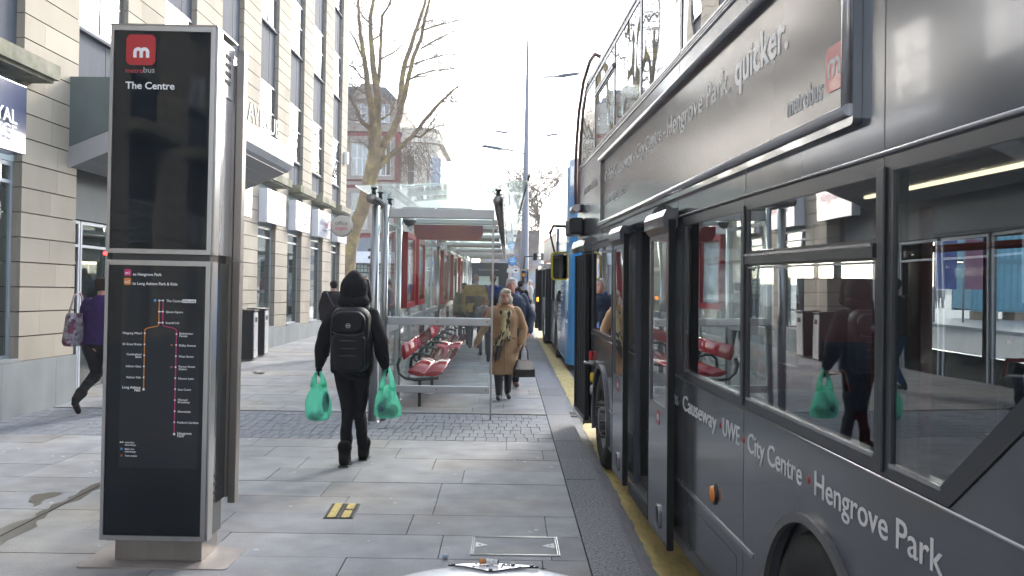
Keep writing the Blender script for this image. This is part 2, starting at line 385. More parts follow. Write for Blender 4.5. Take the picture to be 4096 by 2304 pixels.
blob('wet_stain', [(-3.60, 6.85), (-3.5, 6.7), (-3.46, 7.1), (-3.56, 7.2), (-3.66, 7.1), (-3.66, 6.95)], WET, .0015, 'small damp patch spreading from the wet streak', 'wet stain')
st_ = MB(); st_.box(-3.315, -3.300, 4.5, 9.69, -.004, .0035); tag(st_.build('drain_slot', BLACKM), 'narrow straight drainage slot let into the slabs left of the pillar', 'drainage slot')
random.seed(11)
gum = MB()
for i in range(260):
    x = random.uniform(-5.3, .8); y = random.uniform(4.6, 24)
    if x > .5 and x < .55: continue
    r = random.uniform(.008, .020); gum.lathe([(0, .0035), (r*.8, .003), (r, .0016)], (x, y, 0), 8, 0)
tag(gum.build('chewing_gum', M('old_gum', (.50, .50, .50), .8)), 'pale flattened gum spots scattered over the slabs', 'gum spots', kind='stuff')
def litter(x, y, sz, mat, label, seed):
    random.seed(seed); bm = bmesh.new(); bmesh.ops.create_icosphere(bm, subdivisions=2, radius=1)
    b = MB(); vs = [(q.co.x*sz[0]*(1+.5*noise.noise(q.co*2+V((seed, 0, 0)))), q.co.y*sz[1]*(1+.5*noise.noise(q.co*2.3+V((0, seed, 0)))), sz[2]*(.9+q.co.z+.5*noise.noise(q.co*3))) for q in bm.verts]
    b.add(vs, [[v.index for v in f.verts] for f in bm.faces]); bm.free(); o = b.build('litter_scrap', mat); o.location = (x, y, .002); o.rotation_euler = (0, 0, seed); return tag(o, label, 'litter')
litter(-4.36, 16.0, (.12, .06, .025), M('dry_leaf', (.42, .36, .27), .8, col2=(.7, .65, .6), c2s=12), 'dry crumpled brown and white scrap lying on the slabs left of the hooded walker', 3)
litter(-.36, 5.62, (.022, .018, .014), M('blue_foil', (.35, .42, .52), .4), 'tiny crumpled blue-grey wrapper on the slab in front of the access cover', 5)
litter(-1.15, 13.6, (.09, .03, .006), WHITE, 'small white paper scrap under the shelter bench', 7)
litter(-3.55, 9.8, (.05, .03, .004), WHITE, 'tiny white paper scrap on the cobbled band', 9)
# ---------------------------------------------------------------- stone office building (local: x out to the street, y along, z up)
_p, _y = .0166, .018
ff = V((math.sin(_y)*math.cos(_p), math.cos(_y)*math.cos(_p), -math.sin(_p))); fx = V((math.cos(_y), -math.sin(_y), 0)); fu = fx.cross(ff)
FO = V((-5.90-.018*10.5, 0, 0))
B = thing('office_building', 'long cream stone office building with grey panels between tall windows', 'building', mx=frame(FO, fx, ff, fu))
PIL = [(-12.2, -10.8), (-9.4, -8.05), (-6.6, -5.25), (-3.8, -2.45), (-1.0, .35), (1.8, 3.15), (4.6, 5.95), (7.3, 8.55), (10.93, 12.26), (13.75, 15.16), (16.6, 18.0), (19.37, 20.65), (22.12, 23.25), (24.70, 25.77), (27.28, 28.48), (29.82, 30.75)]
TOPZ = 18.6
rows = []; z = .83
while z < TOPZ: rows.append(z); z += .302
random.seed(3)
wall = MB(); wall.box(-9.0, -.62, -12.2, 30.70, -1.2, TOPZ-.1, 1)
for i, (a, b_) in enumerate(PIL):
    e1 = 30.70 if i == len(PIL)-1 else b_; low = 4.4 if i in (9, 10) else .9
    wall.box(-.60, -.03, a+.012, e1-.03, low, TOPZ, 1)
    for zr in rows:
        if zr < low-.15: continue
        hi = min(zr+.289, TOPZ)
        # blocks of uneven length within each course
        cuts = [a]+([a+(b_-a)*random.choice((.35, .5, .62))] if random.random() < .75 else [])+[b_]
        for c0, c1 in zip(cuts, cuts[1:]): wall.box(-.05, 0, c0+(.0015 if c0 > a else 0), c1-(.0015 if c1 < b_ else 0), zr+.008, hi+.006, 0, random.gauss(0, .05))
        wall.box(-.30, -.052, a, a+.011, zr+.008, hi+.006, 0, random.gauss(0, .05)); wall.box(-.34, -.052, b_-.011, b_, zr+.008, hi+.006, 0, random.gauss(0, .05))
for zr in rows:  # end wall past the corner
    wall.box(-8.9, -.352, 30.70, 30.75, zr+.008, zr+.291, 0, random.gauss(0, .05))
wall.build('wall', [STONE, JOINT], B)
# parapet
pb = MB(); pb.box(-9, .18, -12.2, 30.9, TOPZ, TOPZ+.35); pb.build('parapet', STONED, B)
# plinth
pm = MB(); yy = -12.2
ENT = (12.27, 19.36)
while yy < 30.7:
    y2 = min(yy+random.uniform(.7, 1.25), 30.78)
    if yy < ENT[0] < y2: y2 = ENT[0]
    if not (ENT[0] <= yy < ENT[1]): pm.box(-.6, .05, yy, y2-.004, -1.2, .83+random.uniform(0, .002), 0, random.gauss(0, .05)); yy = y2
    else: pm.build('plinth', PLINTH, B); pm = MB(); yy = ENT[1]
pm.build('plinth', PLINTH, B)
# ledges, windows, panels
bays = [(PIL[i][1], PIL[i+1][0]) for i in range(len(PIL)-1)]
def window(y0, y1, z0, z1, xf, mat, frm, mull=1, trans=None, name='window'):
    f = MB(); t = .05; loops = [[(y0, z0), (y1, z0), (y1, z1), (y0, z1)]]
    ys = [y0+t+(y1-y0-2*t)*k/(mull+1) for k in range(mull+2)]; zs = [z0+t]+([trans] if trans else [])+[z1-t]
    for i in range(len(ys)-1):
        for j in range(len(zs)-1):
            loops.append([(ys[i]+(.02 if i else 0), zs[j]+(.02 if j else 0)), (ys[i+1]-(.02 if i < len(ys)-2 else 0), zs[j]+(.02 if j else 0)), (ys[i+1]-(.02 if i < len(ys)-2 else 0), zs[j+1]-(.02 if j < len(zs)-2 else 0)), (ys[i]+(.02 if i else 0), zs[j+1]-(.02 if j < len(zs)-2 else 0))])
    f.prism(loops, 0, xf-.04, xf); w = f.build(name, frm, B)
    for i in range(len(ys)-1):
        p = MB(); rx = random.gauss(0, .004); ry = random.gauss(0, .004)
        a, b_, c, d = ys[i]+.02, ys[i+1]-.02, z0+t+.003, z1-t-.003
        p.add([(xf-.013+rx, a, c), (xf-.013+ry, b_, c), (xf-.013-rx, b_, d), (xf-.013-ry, a, d), (xf-.025+rx, a, c), (xf-.025+ry, b_, c), (xf-.025-rx, b_, d), (xf-.025-ry, a, d)], [(0, 1, 2, 3), (7, 6, 5, 4), (0, 4, 5, 1), (2, 6, 7, 3), (1, 5, 6, 2), (0, 3, 7, 4)])
        p.build('pane', mat, w)
    return w
DARKIN = M('dark_office_interior', (.06, .055, .06), .9); SHOPIN = M('shop_interior', (.42, .52, .54), .8, var=.2, vs=1)
BLIND = M('white_blind', (.6, .6, .6), .8)
for i, (a, b_) in enumerate(bays):
    ent = ENT[0]-.1 < a < ENT[1]-.5
    if not ent:
        # ground floor: stone lintel above, shop window, concrete ledge
        window(a+.005, b_-.005, .86, 3.24, -.11, GLSP, WFR, 0, 3.0)
        q = MB(); q.box(-.61, -.50, a, b_, .5, 3.3); q.prism([[(a, 3.245), (b_, 3.245), (b_, 4.25), (a, 4.25)]], 0, -.36, -.10)
        q.build('window_backing', SHOPIN if b_ > 0 else DARKIN, B)
        q = MB(); q.box(-.3, .02, a, b_, .835, .872); q.build('sill', PLINTH, B)
        q = MB(); q.box(-.28, .33, a-.04, b_+.22, 4.28, 4.46); q.box(-.28, .27, a, b_+.18, 4.24, 4.28); q.box(-.28, -.03, a+.01, b_-.01, 4.462, 4.5); q.build('ledge', STONED, B)
    zlow = 4.46 if not ent else 4.5
    zs = [(5.15, 6.65), (8.02, 9.42), (10.8, 12.25), (13.6, 15.05), (16.3, 17.7)]
    if b_ < 14.5: zs[0] = (5.30, 6.75)
    prev = zlow
    for (w0, w1) in zs:
        m = 3; pn = MB()
        for k in range(m): pn.box(-.3, -.10-.004*(k % 2), a+(b_-a)*k/m+.004, a+(b_-a)*(k+1)/m-.004, prev+.003, w0-.03, 0, random.gauss(0, .03))
        pn.box(-.3, -.03, a+.002, b_-.002, w0-.028, w0+.012)
        window(a+.005, b_-.005, w0+.014, w1, -.065, GLWI, FRAMEM, 1, (w0+w1)/2+.1)
        prev = w1+.003; pn.build('spandrel_panel', PANEL, B)
    pn = MB(); pn.box(-.3, -.10, a+.004, b_-.004, prev, TOPZ-.003)
    pn.build('spandrel_panel', PANEL, B)
# office interior blinds give windows some depth
# entrance: recess with glass doors
en = MB(); en.box(-.615, -.58, 12.27, 19.36, -1, 4.3); en.box(-.575, -.40, 12.27, 19.36, 2.73, 4.4); en.build('entrance_recess', M('recess_wall', (.16, .17, .17), .7), B)
for i, (a, b_) in enumerate([(12.45, 13.3), (13.32, 14.2), (14.3, 15.6), (15.7, 17.0), (17.05, 18.0), (18.1, 19.2)]):
    w = window(a, b_, .17, 2.72, -.45, GL('door_glass', (.35, .45, .43), 1.5), WFR, 0, 2.35, name='door')
st = MB(); st.box(-.6, .06, 12.27, 19.36, -1.2, .12); st.build('step', PLINTH, B)
n_ = MB(); n_.box(-.444, -.44, 12.85, 12.98, 1.6, 1.85); n_.build('notice', WHITE, B)
# canopy: rises outwards, rounded silver nose
c0, c1 = 12.02, 17.35
prof = [(0, 3.35), (1.45, 3.97), (1.56, 4.03), (1.63, 4.13), (1.64, 4.24), (1.61, 4.36), (1.54, 4.47), (1.42, 4.57), (1.34, 4.60), (1.2, 4.52), (0.001, 4.47)]
cp = MB(); cp.prism([(x, z) for x, z in prof], 1, c0+.03, c1-.03)
can = cp.build('canopy', SILV, B)
for p in can.data.polygons: p.use_smooth = False
sf = MB()
for k in range(6):
    x0, x1 = .03+k*.245, .03+(k+1)*.245-.015
    sf.prism([(x0, 3.35+x0*.4276-.012), (x1, 3.35+x1*.4276-.012), (x1, 3.35+x1*.4276+.001), (x0, 3.35+x0*.4276+.001)], 1, c0+.06, c1-.06)
sf.build('soffit', SOFF, can)
ef = MB(); ef.prism([(0, 3.33), (1.47, 3.95), (1.47, 4.22), (0, 3.60)], 1, c0, c0+.029); ef.build('canopy_end', ALU, can); ef = MB(); ef.prism(prof, 1, c1-.029, c1); ef.build('canopy_end', ALU, can)
ef = MB(); ef.prism([(0.0, 3.62), (1.30, 4.17), (1.30, 4.55), (0, 4.55)], 1, c0+.02, c0+.034); ef.prism([(0, 4.4), (1.2, 4.4), (1.2, 4.54), (0, 4.54)], 1, c0+.04, c1-.2)
ef.build('side_panel', M('green_grey_panel', (.10, .125, .125), .6, var=.1), can)
for yy in (12.9, 14.2, 15.5):
    for xx in (.45, 1.0):
        q = MB(); q.lathe([(.0, -.01), (.05, -.012), (.06, -.02), (.075, -.02), (.085, -.008), (.085, .01)], (xx, yy, 3.35+xx*.4276-.014), 16, mx=Matrix.Rotation(-.392, 3, 'Y')); q.build('downlight', STEEL, can)
text('lettering', 'COLSTON AVENUE', .32, M('silver_letters', (.14, .145, .155), .5, 0), can, frame((1.46, 12.5, 4.575), (0, 1, 0), (0, 0, 1), (1, 0, 0)), width=4.4, bold=.004, ext=.008)
B.rotation_mode = 'QUATERNION'
# small wall lamp near the corner
q = MB(); q.cbox(0.002, .14, 30.2, 30.42, 6.0, 6.42, .04); q.build('wall_unit', WHITE, B)
# sign boards over the shop windows
PINK = M('pink_lettering', (.70, .22, .30), .5); SGREY = M('pale_grey_lettering', (.16, .17, .20), .5)
SGN = M('glossy_white_board', (.62, .64, .70), .16, var=.03, coat=.5)
def fpt(s, z, x=0): return FO+fx*x+ff*s+fu*z
places = ['partly hidden behind the pillar', 'first right of the canopy', 'second right of the canopy', 'third right of the canopy', 'behind the round hanging sign']
for i, k in enumerate((11, 12, 13, 14)):
    a, b_ = bays[k]
    S = thing('fascia_sign', 'white shop sign reading office angels, '+places[i+1], 'sign', mx=frame(fpt((a+b_)/2+.06, 3.30, .005), fx, ff, fu), group='white shop sign boards along the stone building')
    hw = (b_-a)/2+.06
    q = MB(); q.cbox(0, .20, -hw, hw, 0, .77, .008); q.build('board', SGN, S)
    text('lettering', 'office', .16, SGREY, S, frame((.203, -hw+.25, .36), (0, 1, 0), (0, 0, 1), (1, 0, 0)), width=hw*.72, ext=.001)
    text('lettering', 'angels', .16, PINK, S, frame((.203, -hw+.25+hw*.76, .36), (0, 1, 0), (0, 0, 1), (1, 0, 0)), width=hw*.72, ext=.001)
    text('lettering', 'recruitment', .05, SGREY, S, frame((.203, -hw*.4, .2), (0, 1, 0), (0, 0, 1), (1, 0, 0)), width=hw*.8, ext=.001)
S = thing('fascia_sign', 'white shop sign reading angels, '+places[0], 'sign', mx=frame(fpt(18.63, 3.30, .005), fx, ff, fu), group='white shop sign boards along the stone building')
q = MB(); q.cbox(0, .20, -.85, .85, 0, .77, .008); q.build('board', SGN, S)
text('lettering', 'angels', .22, PINK, S, frame((.203, -.3, .4), (0, 1, 0), (0, 0, 1), (1, 0, 0)), width=.95, ext=.001)
S = thing('fascia_sign', 'dark blue and white shop sign board with slanted white capitals at the left edge', 'sign', mx=frame(fpt(9.2, 3.28, .005), fx, ff, fu))
q = MB(); q.cbox(0, .22, -1.25, 1.40, 0, .80, .008); q.build('board', M('navy_board', (.03, .045, .11), .25, coat=.5), S)
q = MB(); q.prism([(-1.24, .01), (1.39, .01), (1.39, .17), (.9, .3), (.2, .2), (-1.24, .1)], 0, .2201, .2215); q.build('white_wave', SGN, S)
sh = Matrix(((1, .12, 0, 0), (0, 1, 0, 0), (0, 0, 1, 0), (0, 0, 0, 1)))
for w_, z_ in (('ROYAL', .35), ('FORCE', .175)): text('lettering', w_, .155, LETW, S, frame((.2235, .46, z_), (0, 1, 0), (0, 0, 1), (1, 0, 0)) @ sh, width=.68, bold=.03)
# round projecting sign
p = pix(1367, 904, 27.2)
S = thing('hanging_sign', 'round cream projecting sign reading office angels at the building corner', 'sign', p)
mxs = Matrix.Rotation(R(90), 3, 'X')
q = MB(); r_ = .31
q.lathe([(0, .07), (r_-.03, .07), (r_, .05), (r_, -.05), (r_-.03, -.07), (0, -.07)], n=40, mx=mxs); q.build('disc', M('cream_sign', (.40, .37, .315), .5, var=.03), S)
q = MB(); q.lathe([(r_+.002, .04), (r_+.018, .03), (r_+.018, -.03), (r_+.002, -.04)], n=40, mx=mxs); q.build('rim', M('dark_rim', (.10, .10, .10)), S)
text('lettering', 'office', .11, M('charcoal_letters', (.05, .05, .055)), S, frame((0, -.073, .03), (1, 0, 0), (0, 0, 1), (0, -1, 0)), width=.37, align='CENTER')
text('lettering', 'angels', .11, M('crimson_letters', (.50, .03, .08)), S, frame((0, -.073, -.115), (1, 0, 0), (0, 0, 1), (0, -1, 0)), width=.37, align='CENTER')
q = MB(); q.tube([(-r_, 0, .12), (-.66, 0, .12)], .015, 8); q.tube([(-r_, 0, -.12), (-.66, 0, -.12)], .015, 8); q.build('bracket', STEEL, S)
# window sticker on last shop window
text('window_lettering', 'office', .42, SGREY, B, frame((-.27, 28.65, 1.75), (0, 1, 0), (0, 0, 1), (1, 0, 0)), width=1.0)
text('window_lettering', 'angels', .42, PINK, B, frame((-.27, 28.65, 1.2), (0, 1, 0), (0, 0, 1), (1, 0, 0)), width=1.0)
q = MB(); q.box(-.275, -.272, 28.5, 29.8, .95, 3.0); q.build('window_film', M('white_film', (.55, .6, .68), .5), B)
# ---------------------------------------------------------------- grey double-decker at the kerb
a_, th = -.0293, .011
bf = V((math.sin(a_), math.cos(a_), 0)); bu = V((-math.sin(th)*math.cos(a_), math.sin(th)*math.sin(a_), math.cos(th))); bx = bf.cross(bu)
BUS = thing('double_decker_bus', 'dark grey double-decker bus at the kerb with its doors folded open', 'bus', mx=frame((1.2/math.cos(a_)+.018, 0, -.12), bx, bf, bu))
GREY = M('bus_grey_paint', (.105, .116, .136), .16, .2, var=.09, vs=1.6, stretch=(1, 1, .35), coat=.2, bump=.018, bs=5)
GREYF = M('bus_frame_grey', (.050, .054, .062), .30, .2, var=.05)
TRIM = M('bus_bright_trim', (.38, .38, .40), .2, .6)
BINT = M('bus_interior_grey', (.10, .10, .105), .6); BCEIL = M('bus_ceiling', (.22, .22, .22), .6); BFL = M('bus_floor', (.05, .05, .055), .7)
SEATM = M('bus_seat_cloth', (.045, .05, .075), .8, var=.4, vs=30)
REDPO = M('red_pole', (.33, .015, .02), .35)
WL = Matrix.Identity(4)
def lt(y, z, x=-.004): return frame((x, y, z), (0, -1, 0), (0, 0, 1), (-1, 0, 0))     # lettering on the kerb side
FRONT = [(11.17, 1.303), (11.24, 2.3), (11.27, 3.2), (11.16, 3.6), (10.85, 3.95), (10.55, 4.10)]
b = MB()
out = [(-.35, .30), (2.70, .28)]+arc(3.24, .47, .545, 200, -20, 22)[0:]+[(3.79, .28), (5.98, .28), (5.98, 2.27), (7.03, 2.27), (7.03, .28), (8.44, .30)]+arc(9.0, .47, .545, 197, -17, 22)+[(9.56, .33), (9.82, .33), (9.82, 2.30), (11.02, 2.30), (11.24, 2.3), (11.27, 3.2), (11.16, 3.6), (10.85, 3.95), (10.4, 4.13), (-.35, 4.13)]
hA = [(5.345, 1.303), (5.345, 2.252), (1.08, 2.252), (2.294, 1.303)]; hB = [(7.66, 1.303), (9.74, 1.303), (9.74, 2.252), (7.66, 2.252)]
hC = [(.2, 3.225), (11.17, 3.225), (11.04, 3.57), (10.75, 3.86), (10.50, 4.03), (.2, 4.03)]
b.prism([out, hA, hB, hC], 0, 0, .045)
# far side, plain with its own window openings
oh = [(-.35, .30), (2.70, .28)]+arc(3.24, .47, .545, 200, -20, 12)+[(3.79, .28), (8.44, .3)]+arc(9.0, .47, .545, 197, -17, 12)+[(9.56, .33), (11.17, .33), (11.24, 2.3), (11.27, 3.2), (10.85, 3.95), (10.4, 4.13), (-.35, 4.13)]
holes = [[(y0, 1.33), (y1, 1.33), (y1, 2.2), (y0, 2.2)] for y0, y1 in ((.9, 2.2), (2.3, 3.6), (3.7, 5.0), (5.1, 6.4), (6.5, 7.8), (7.9, 9.2), (9.3, 10.7))]+[[(.2, 3.225), (10.6, 3.225), (10.3, 4.045), (.2, 4.045)]]
b.prism([oh]+holes, 0, 2.455, 2.5)
b.box(.046, 2.454, -.35, -.30, .3, 4.12)
# roof with rounded shoulders
rf = [(0, 4.13), (.03, 4.2), (.10, 4.27), (.25, 4.31), (1.25, 4.34), (2.25, 4.31), (2.4, 4.27), (2.47, 4.2), (2.5, 4.13), (2.44, 4.13), (2.2, 4.25), (.3, 4.25), (.06, 4.13)]
vs = []; fs = []
for i, (yy, zz) in enumerate([(-.35, 0), (10.0, 0), (10.35, -.03), (10.6, -.09)]):
    vs += [(x, yy, z+zz) for x, z in rf]
n = len(rf)
for i in range(3):
    for k in range(n): fs.append((i*n+k, i*n+(k+1) % n, (i+1)*n+(k+1) % n, (i+1)*n+k))
fs.append(tuple(range(n))); fs.append(tuple(range(3*n, 4*n))[::-1]); b.add(vs, fs)
b.box(.05, 2.45, 10.95, 11.25, 2.3, 3.2); b.box(.05, 2.45, 11.12, 11.2, .33, 1.2)
body = b.build('body', GREY, BUS)
# windscreens at the far end
q = MB(); q.add([(.05, 11.2, 1.2), (2.45, 11.2, 1.2), (2.45, 11.24, 2.3), (.05, 11.24, 2.3), (.05, 11.215, 1.2), (2.45, 11.215, 1.2), (2.45, 11.255, 2.3), (.05, 11.255, 2.3)], [(0, 1, 2, 3), (4, 7, 6, 5)])
q.add([(.05, 11.26, 3.2), (2.45, 11.26, 3.2), (2.45, 10.6, 4.06), (.05, 10.6, 4.06)], [(0, 1, 2, 3)]); q.build('windscreen', GLBU, BUS)
# floors, ceiling
q = MB(); q.box(.05, 2.45, -.3, 11.1, .30, .36); q.build('floor', BFL, BUS)
q = MB(); q.box(.06, 2.45, -.3, 10.9, 2.26, 2.5); q.build('deck', BCEIL, BUS)
q = MB(); q.box(.05, 2.42, -.29, 3.9, .365, .60); q.box(1.9, 2.44, 2.7, 3.8, .6, .98); q.box(.06, .6, 2.75, 3.75, .6, 1.02); q.box(.4, 2.44, -.28, .9, .6, 1.5); q.box(.4, 2.44, 9.6, 9.64, .36, 1.4); q.build('platform', BINT, BUS)
q = MB(); q.box(.5, .52, .95, 4.0, 2.245, 2.258); q.build('light_strip', M('light_strip', (.8, .75, .6), emit=(1, .82, .55), es=.8), BUS)
q = MB()
for yy, xx in ((2.45, .75), (4.1, .7), (5.75, .12), (5.9, 1.0), (7.1, .12), (7.15, 1.0), (8.6, .9), (9.7, .2), (9.75, 1.1)): q.tube([(xx, yy, .37), (xx, yy, 2.25)], .018, 10)
q.tube([(.75, 1.2, 2.02), (.75, 9.2, 2.02)], .016, 8); q.tube([(.75, 2.45, 2.0), (.55, 2.1, 2.2)], .02, 8); q.build('hand_pole', REDPO, BUS)
q = MB(); q.cbox(.08, .12, 2.62, 2.96, .36, 2.1, .015); q.box(1.4, 2.44, 7.35, 7.4, .37, 1.9); q.build('partition', M('dark_red_partition', (.16, .01, .015), .35, coat=.3), BUS)
def seat_at(x, y, z, par):
    s_ = MB(); s_.cbox(x, x+.42, y-.2, y+.22, z+.36, z+.46, .03); s_.cbox(x+.01, x+.41, y-.27, y-.17, z+.44, z+1.02, .03); s_.box(x+.12, x+.3, y-.1, y+.1, z, z+.36)
    s_.tube([(x+.02, y-.22, z+1.0), (x+.04, y-.22, z+1.1), (x+.38, y-.22, z+1.1), (x+.40, y-.22, z+1.0)], .014, 6, 1); return s_.build('seat', [SEATM, REDPO], par)
for yy, zz in ((1.5, .6), (3.0, .98), (4.5, .36), (5.0, .36)):
    seat_at(1.58, yy, zz, BUS); seat_at(2.01, yy, zz, BUS)
for yy, zz in ((1.7, .6), (4.35, .36)): seat_at(.09, yy, zz, BUS)
for yy in (7.6, 8.4): seat_at(1.58, yy, .36, BUS); seat_at(2.01, yy, .36, BUS)
for k in range(10):
    yy = 1.0+k*.95
    for xx in (.1, .54, 1.54, 1.98): seat_at(xx, yy, 2.45, BUS)
# window band: frames butt together, glass set in
def win(y0, y1, z0, z1, f=.045, gl=GLBU, fr=GREYF, x0=-.006, hop=None, poly=None, nm='window'):
    o_ = poly or [(y0, z0), (y1, z0), (y1, z1), (y0, z1)]; c = (sum(p[0] for p in o_)/len(o_), sum(p[1] for p in o_)/len(o_))
    i_ = poly and poly_in or [(y0+f, z0+f), (y1-f, z0+f), (y1-f, z1-f), (y0+f, z1-f)]
    m = MB(); m.prism([o_, i_], 0, x0, .04); w = m.build(nm, fr, BUS)
    m = MB(); m.prism([i_], 0, .002, .008); m.build('pane', gl, w)
    if hop:
        m = MB(); m.box(x0-.012, .0, y0+f-.005, y1-f+.005, hop-.022, hop+.022); m.box(-.001, .03, y0+f, y1-f, hop-.03, hop+.035); m.build('hopper_bar', fr, w)
        m = MB(); m.box(x0-.016, x0-.0125, y0+f, y1-f, hop+.012, hop+.022); m.box(-.006, -.0015, y0+f, y1-f, hop-.042, hop-.034); m.build('bright_strip', TRIM, w)
    m = MB(); m.box(x0-.003, .0015, y0+f, y1-f, z0+f-.011, z0+f+.001) if not poly else m.box(x0-.003, .0015, 2.33, y1-.05, z0+f-.011, z0+f+.001); m.build('sill_strip', TRIM, w)
    return w
Z0, Z1 = 1.306, 2.248
poly_in = [(2.335, 1.35), (2.617, 1.35), (2.617, 2.203), (1.245, 2.203)]
win(1.1, 2.675, Z0, Z1, poly=[(2.294, Z0), (2.675, Z0), (2.675, Z1), (1.09, Z1)])
win(2.679, 4.098, Z0, Z1, .052, hop=1.975)
win(4.102, 5.342, Z0, Z1, .05)
win(7.664, 8.218, Z0, Z1, .05, hop=1.975); win(8.222, 9.736, Z0, Z1, .05)
for y0, y1 in ((2.66, 2.70), (4.08, 4.12)):
    m = MB(); m.cbox(-.016, -.0065, y0, y1, Z0+.01, Z1-.03, .003); m.build('pillar_strip', GREYF, BUS)
# upper deck windows
ys = [.22, 1.35, 2.72, 4.09, 5.46, 6.83, 8.19, 9.57]
UPF = M('upper_window_frame', (.10, .10, .11), .25, .3)
for i in range(len(ys)-1): win(ys[i]+.002, ys[i+1]-.002, 3.228, 4.027, .028, GLUP, UPF, -.004, hop=(3.82 if i in (6,) else None))
m = MB(); fo = [(9.573, 3.228), (11.165, 3.228), (11.035, 3.565), (10.745, 3.855), (10.50, 4.028), (9.573, 4.028)]; fi = [(9.60, 3.256), (11.13, 3.256), (11.005, 3.555), (10.725, 3.83), (10.48, 4.0), (9.60, 4.0)]
m.prism([fo, fi], 0, -.004, .04); w = m.build('window', UPF, BUS); m = MB(); m.prism([fi], 0, .002, .008); m.build('pane', GLUP, w)
# bright beads along the body
m = MB(); 
for y0, y1 in ((-.3, 5.98), (7.03, 9.8)):
    m.tube([(-.004, y0, 2.262), (-.004, y1, 2.262)], .0075, 8); m.tube([(-.004, y0, 1.297), (-.004, y1, 1.297)], .006, 8)
m.tube([(-.003, -.3, 3.212), (-.003, 11.2, 3.212)], .007, 8); m.tube([(-.003, -.3, 4.06), (-.003, 10.5, 4.06)], .008, 8); m.build('body_bead', TRIM, BUS)
m = MB(); m.prism([(-.30, .66), (2.55, .66), (2.55, .685), (-.3, .685)], 0, -.006, .001); m.box(-.006, .001, 3.95, 5.94, .660, .680); m.box(-.006, .001, 7.1, 8.38, .66, .68); m.build('skirt_crease', TRIM, BUS)
# panel joints
m = MB()
for yy in (1.6, 4.1, 5.3, 8.3): m.box(-.0008, .001, yy-.003, yy+.003, .30, 1.29)
for yy in (2.69, 4.1, 5.5, 7.4, 8.95): m.box(-.0008, .001, yy-.0025, yy+.0025, 2.275, 3.2)
m.build('panel_joint', BLACKP, BUS)
m = MB(); m.prism([rrect(4.2, 5.2, .36, .60, .03), rrect(4.204, 5.196, .364, .596, .028)], 0, -.0012, .001); m.prism([rrect(7.75, 8.3, .40, .62, .03), rrect(7.754, 8.296, .404, .616, .028)], 0, -.0012, .001); m.build('service_hatch', BLACKP, BUS)
# advert frame
m = MB(); A = (2.85, 8.97, 2.375, 3.095)
m.prism([rrect(A[0], A[1], A[2], A[3], .02), rrect(A[0]+.075, A[1]-.075, A[2]+.075, A[3]-.06, .01)], 0, -.03, -.001); fr_ = m.build('advert_frame', M('advert_frame_metal', (.16, .165, .18), .14, .6, coat=.5), BUS)
m = MB(); m.tube([(-.034, A[0]+.02, A[2]+.05), (-.034, A[1]-.02, A[2]+.05)], .02, 10); m.tube([(-.034, A[0]+.03, A[3]-.035), (-.034, A[1]-.03, A[3]-.035)], .018, 10); m.tube([(-.034, A[0]+.04, A[2]+.05), (-.034, A[0]+.04, A[3]-.035)], .018, 10); m.build('frame_bead', TRIM, fr_)
m = MB(); m.box(-.008, -.002, A[0]+.07, A[1]-.07, A[2]+.07, A[3]-.055); m.build('advert_panel', M('advert_grey', (.075, .074, .082), .16, .0, var=.02, coat=0, spec=.38, bump=.015, bs=4), BUS)
ADT = M('advert_lettering', (.62, .62, .64), .35); X = -.0095
text('lettering', 'Cribbs Causeway -', .115, ADT, BUS, lt(8.72, 2.80, X), width=1.68)
text('lettering', 'City Centre -', .115, ADT, BUS, lt(6.96, 2.80, X), width=1.09)
text('lettering', 'Hengrove Park.', .125, ADT, BUS, lt(5.80, 2.79, X), width=1.46)
text('lettering', 'quicker.', .15, M('advert_bold_lettering', (.76, .76, .79), .3), BUS, lt(4.25, 2.79, X), width=.73, bold=.025)
text('lettering', 'travel all day for just £4', .075, ADT, BUS, lt(8.72, 2.60, X), width=1.28)
text('lettering', 'metrobus', .085, LETW, BUS, lt(3.52, 2.515, X), width=.36, bold=.005)
def mlogo(x, yc, zc, sz, par, w=None):
    m = MB(); m.prism([(yc+(p[0]), zc+p[1]) for p in rrect(-sz/2, sz/2, -sz/2, sz/2, sz*.2)], 0, x-.0015, x); o = m.build('logo', REDL, par)
    q = MB(); s = sz*.30; t = sz*.10                     # rounded m: two arches
    def arch(c):
        return [(c-s/2-t/2, -s*.62)]+[(c-s/2*math.cos(R(k*18))-t/2*math.cos(R(k*18)), .02*sz+(s/2+t/2)*math.sin(R(k*18))) for k in range(11)]+[(c+s/2+t/2, -s*.62), (c+s/2-t/2, -s*.62)]+[(c+(s/2-t/2)*math.cos(R(k*18)), .02*sz+(s/2-t/2)*math.sin(R(k*18))) for k in range(11)]+[(c-s/2+t/2, -s*.62)]
    for i, c in enumerate((-s/2, s/2)): q.prism([(yc-u, zc+v) for u, v in arch(c)], 0, x-.0025-.0004*i, x-.0016)
    q.build('logo_m', LETW, o); return o
mlogo(X-.001, 3.05, 2.60, .155, BUS)
text('lettering', 'metrobus', .10, M('faint_lettering', (.2, .2, .21), .3), BUS, lt(10.55, 2.86, -.002), width=1.15, bold=.008)
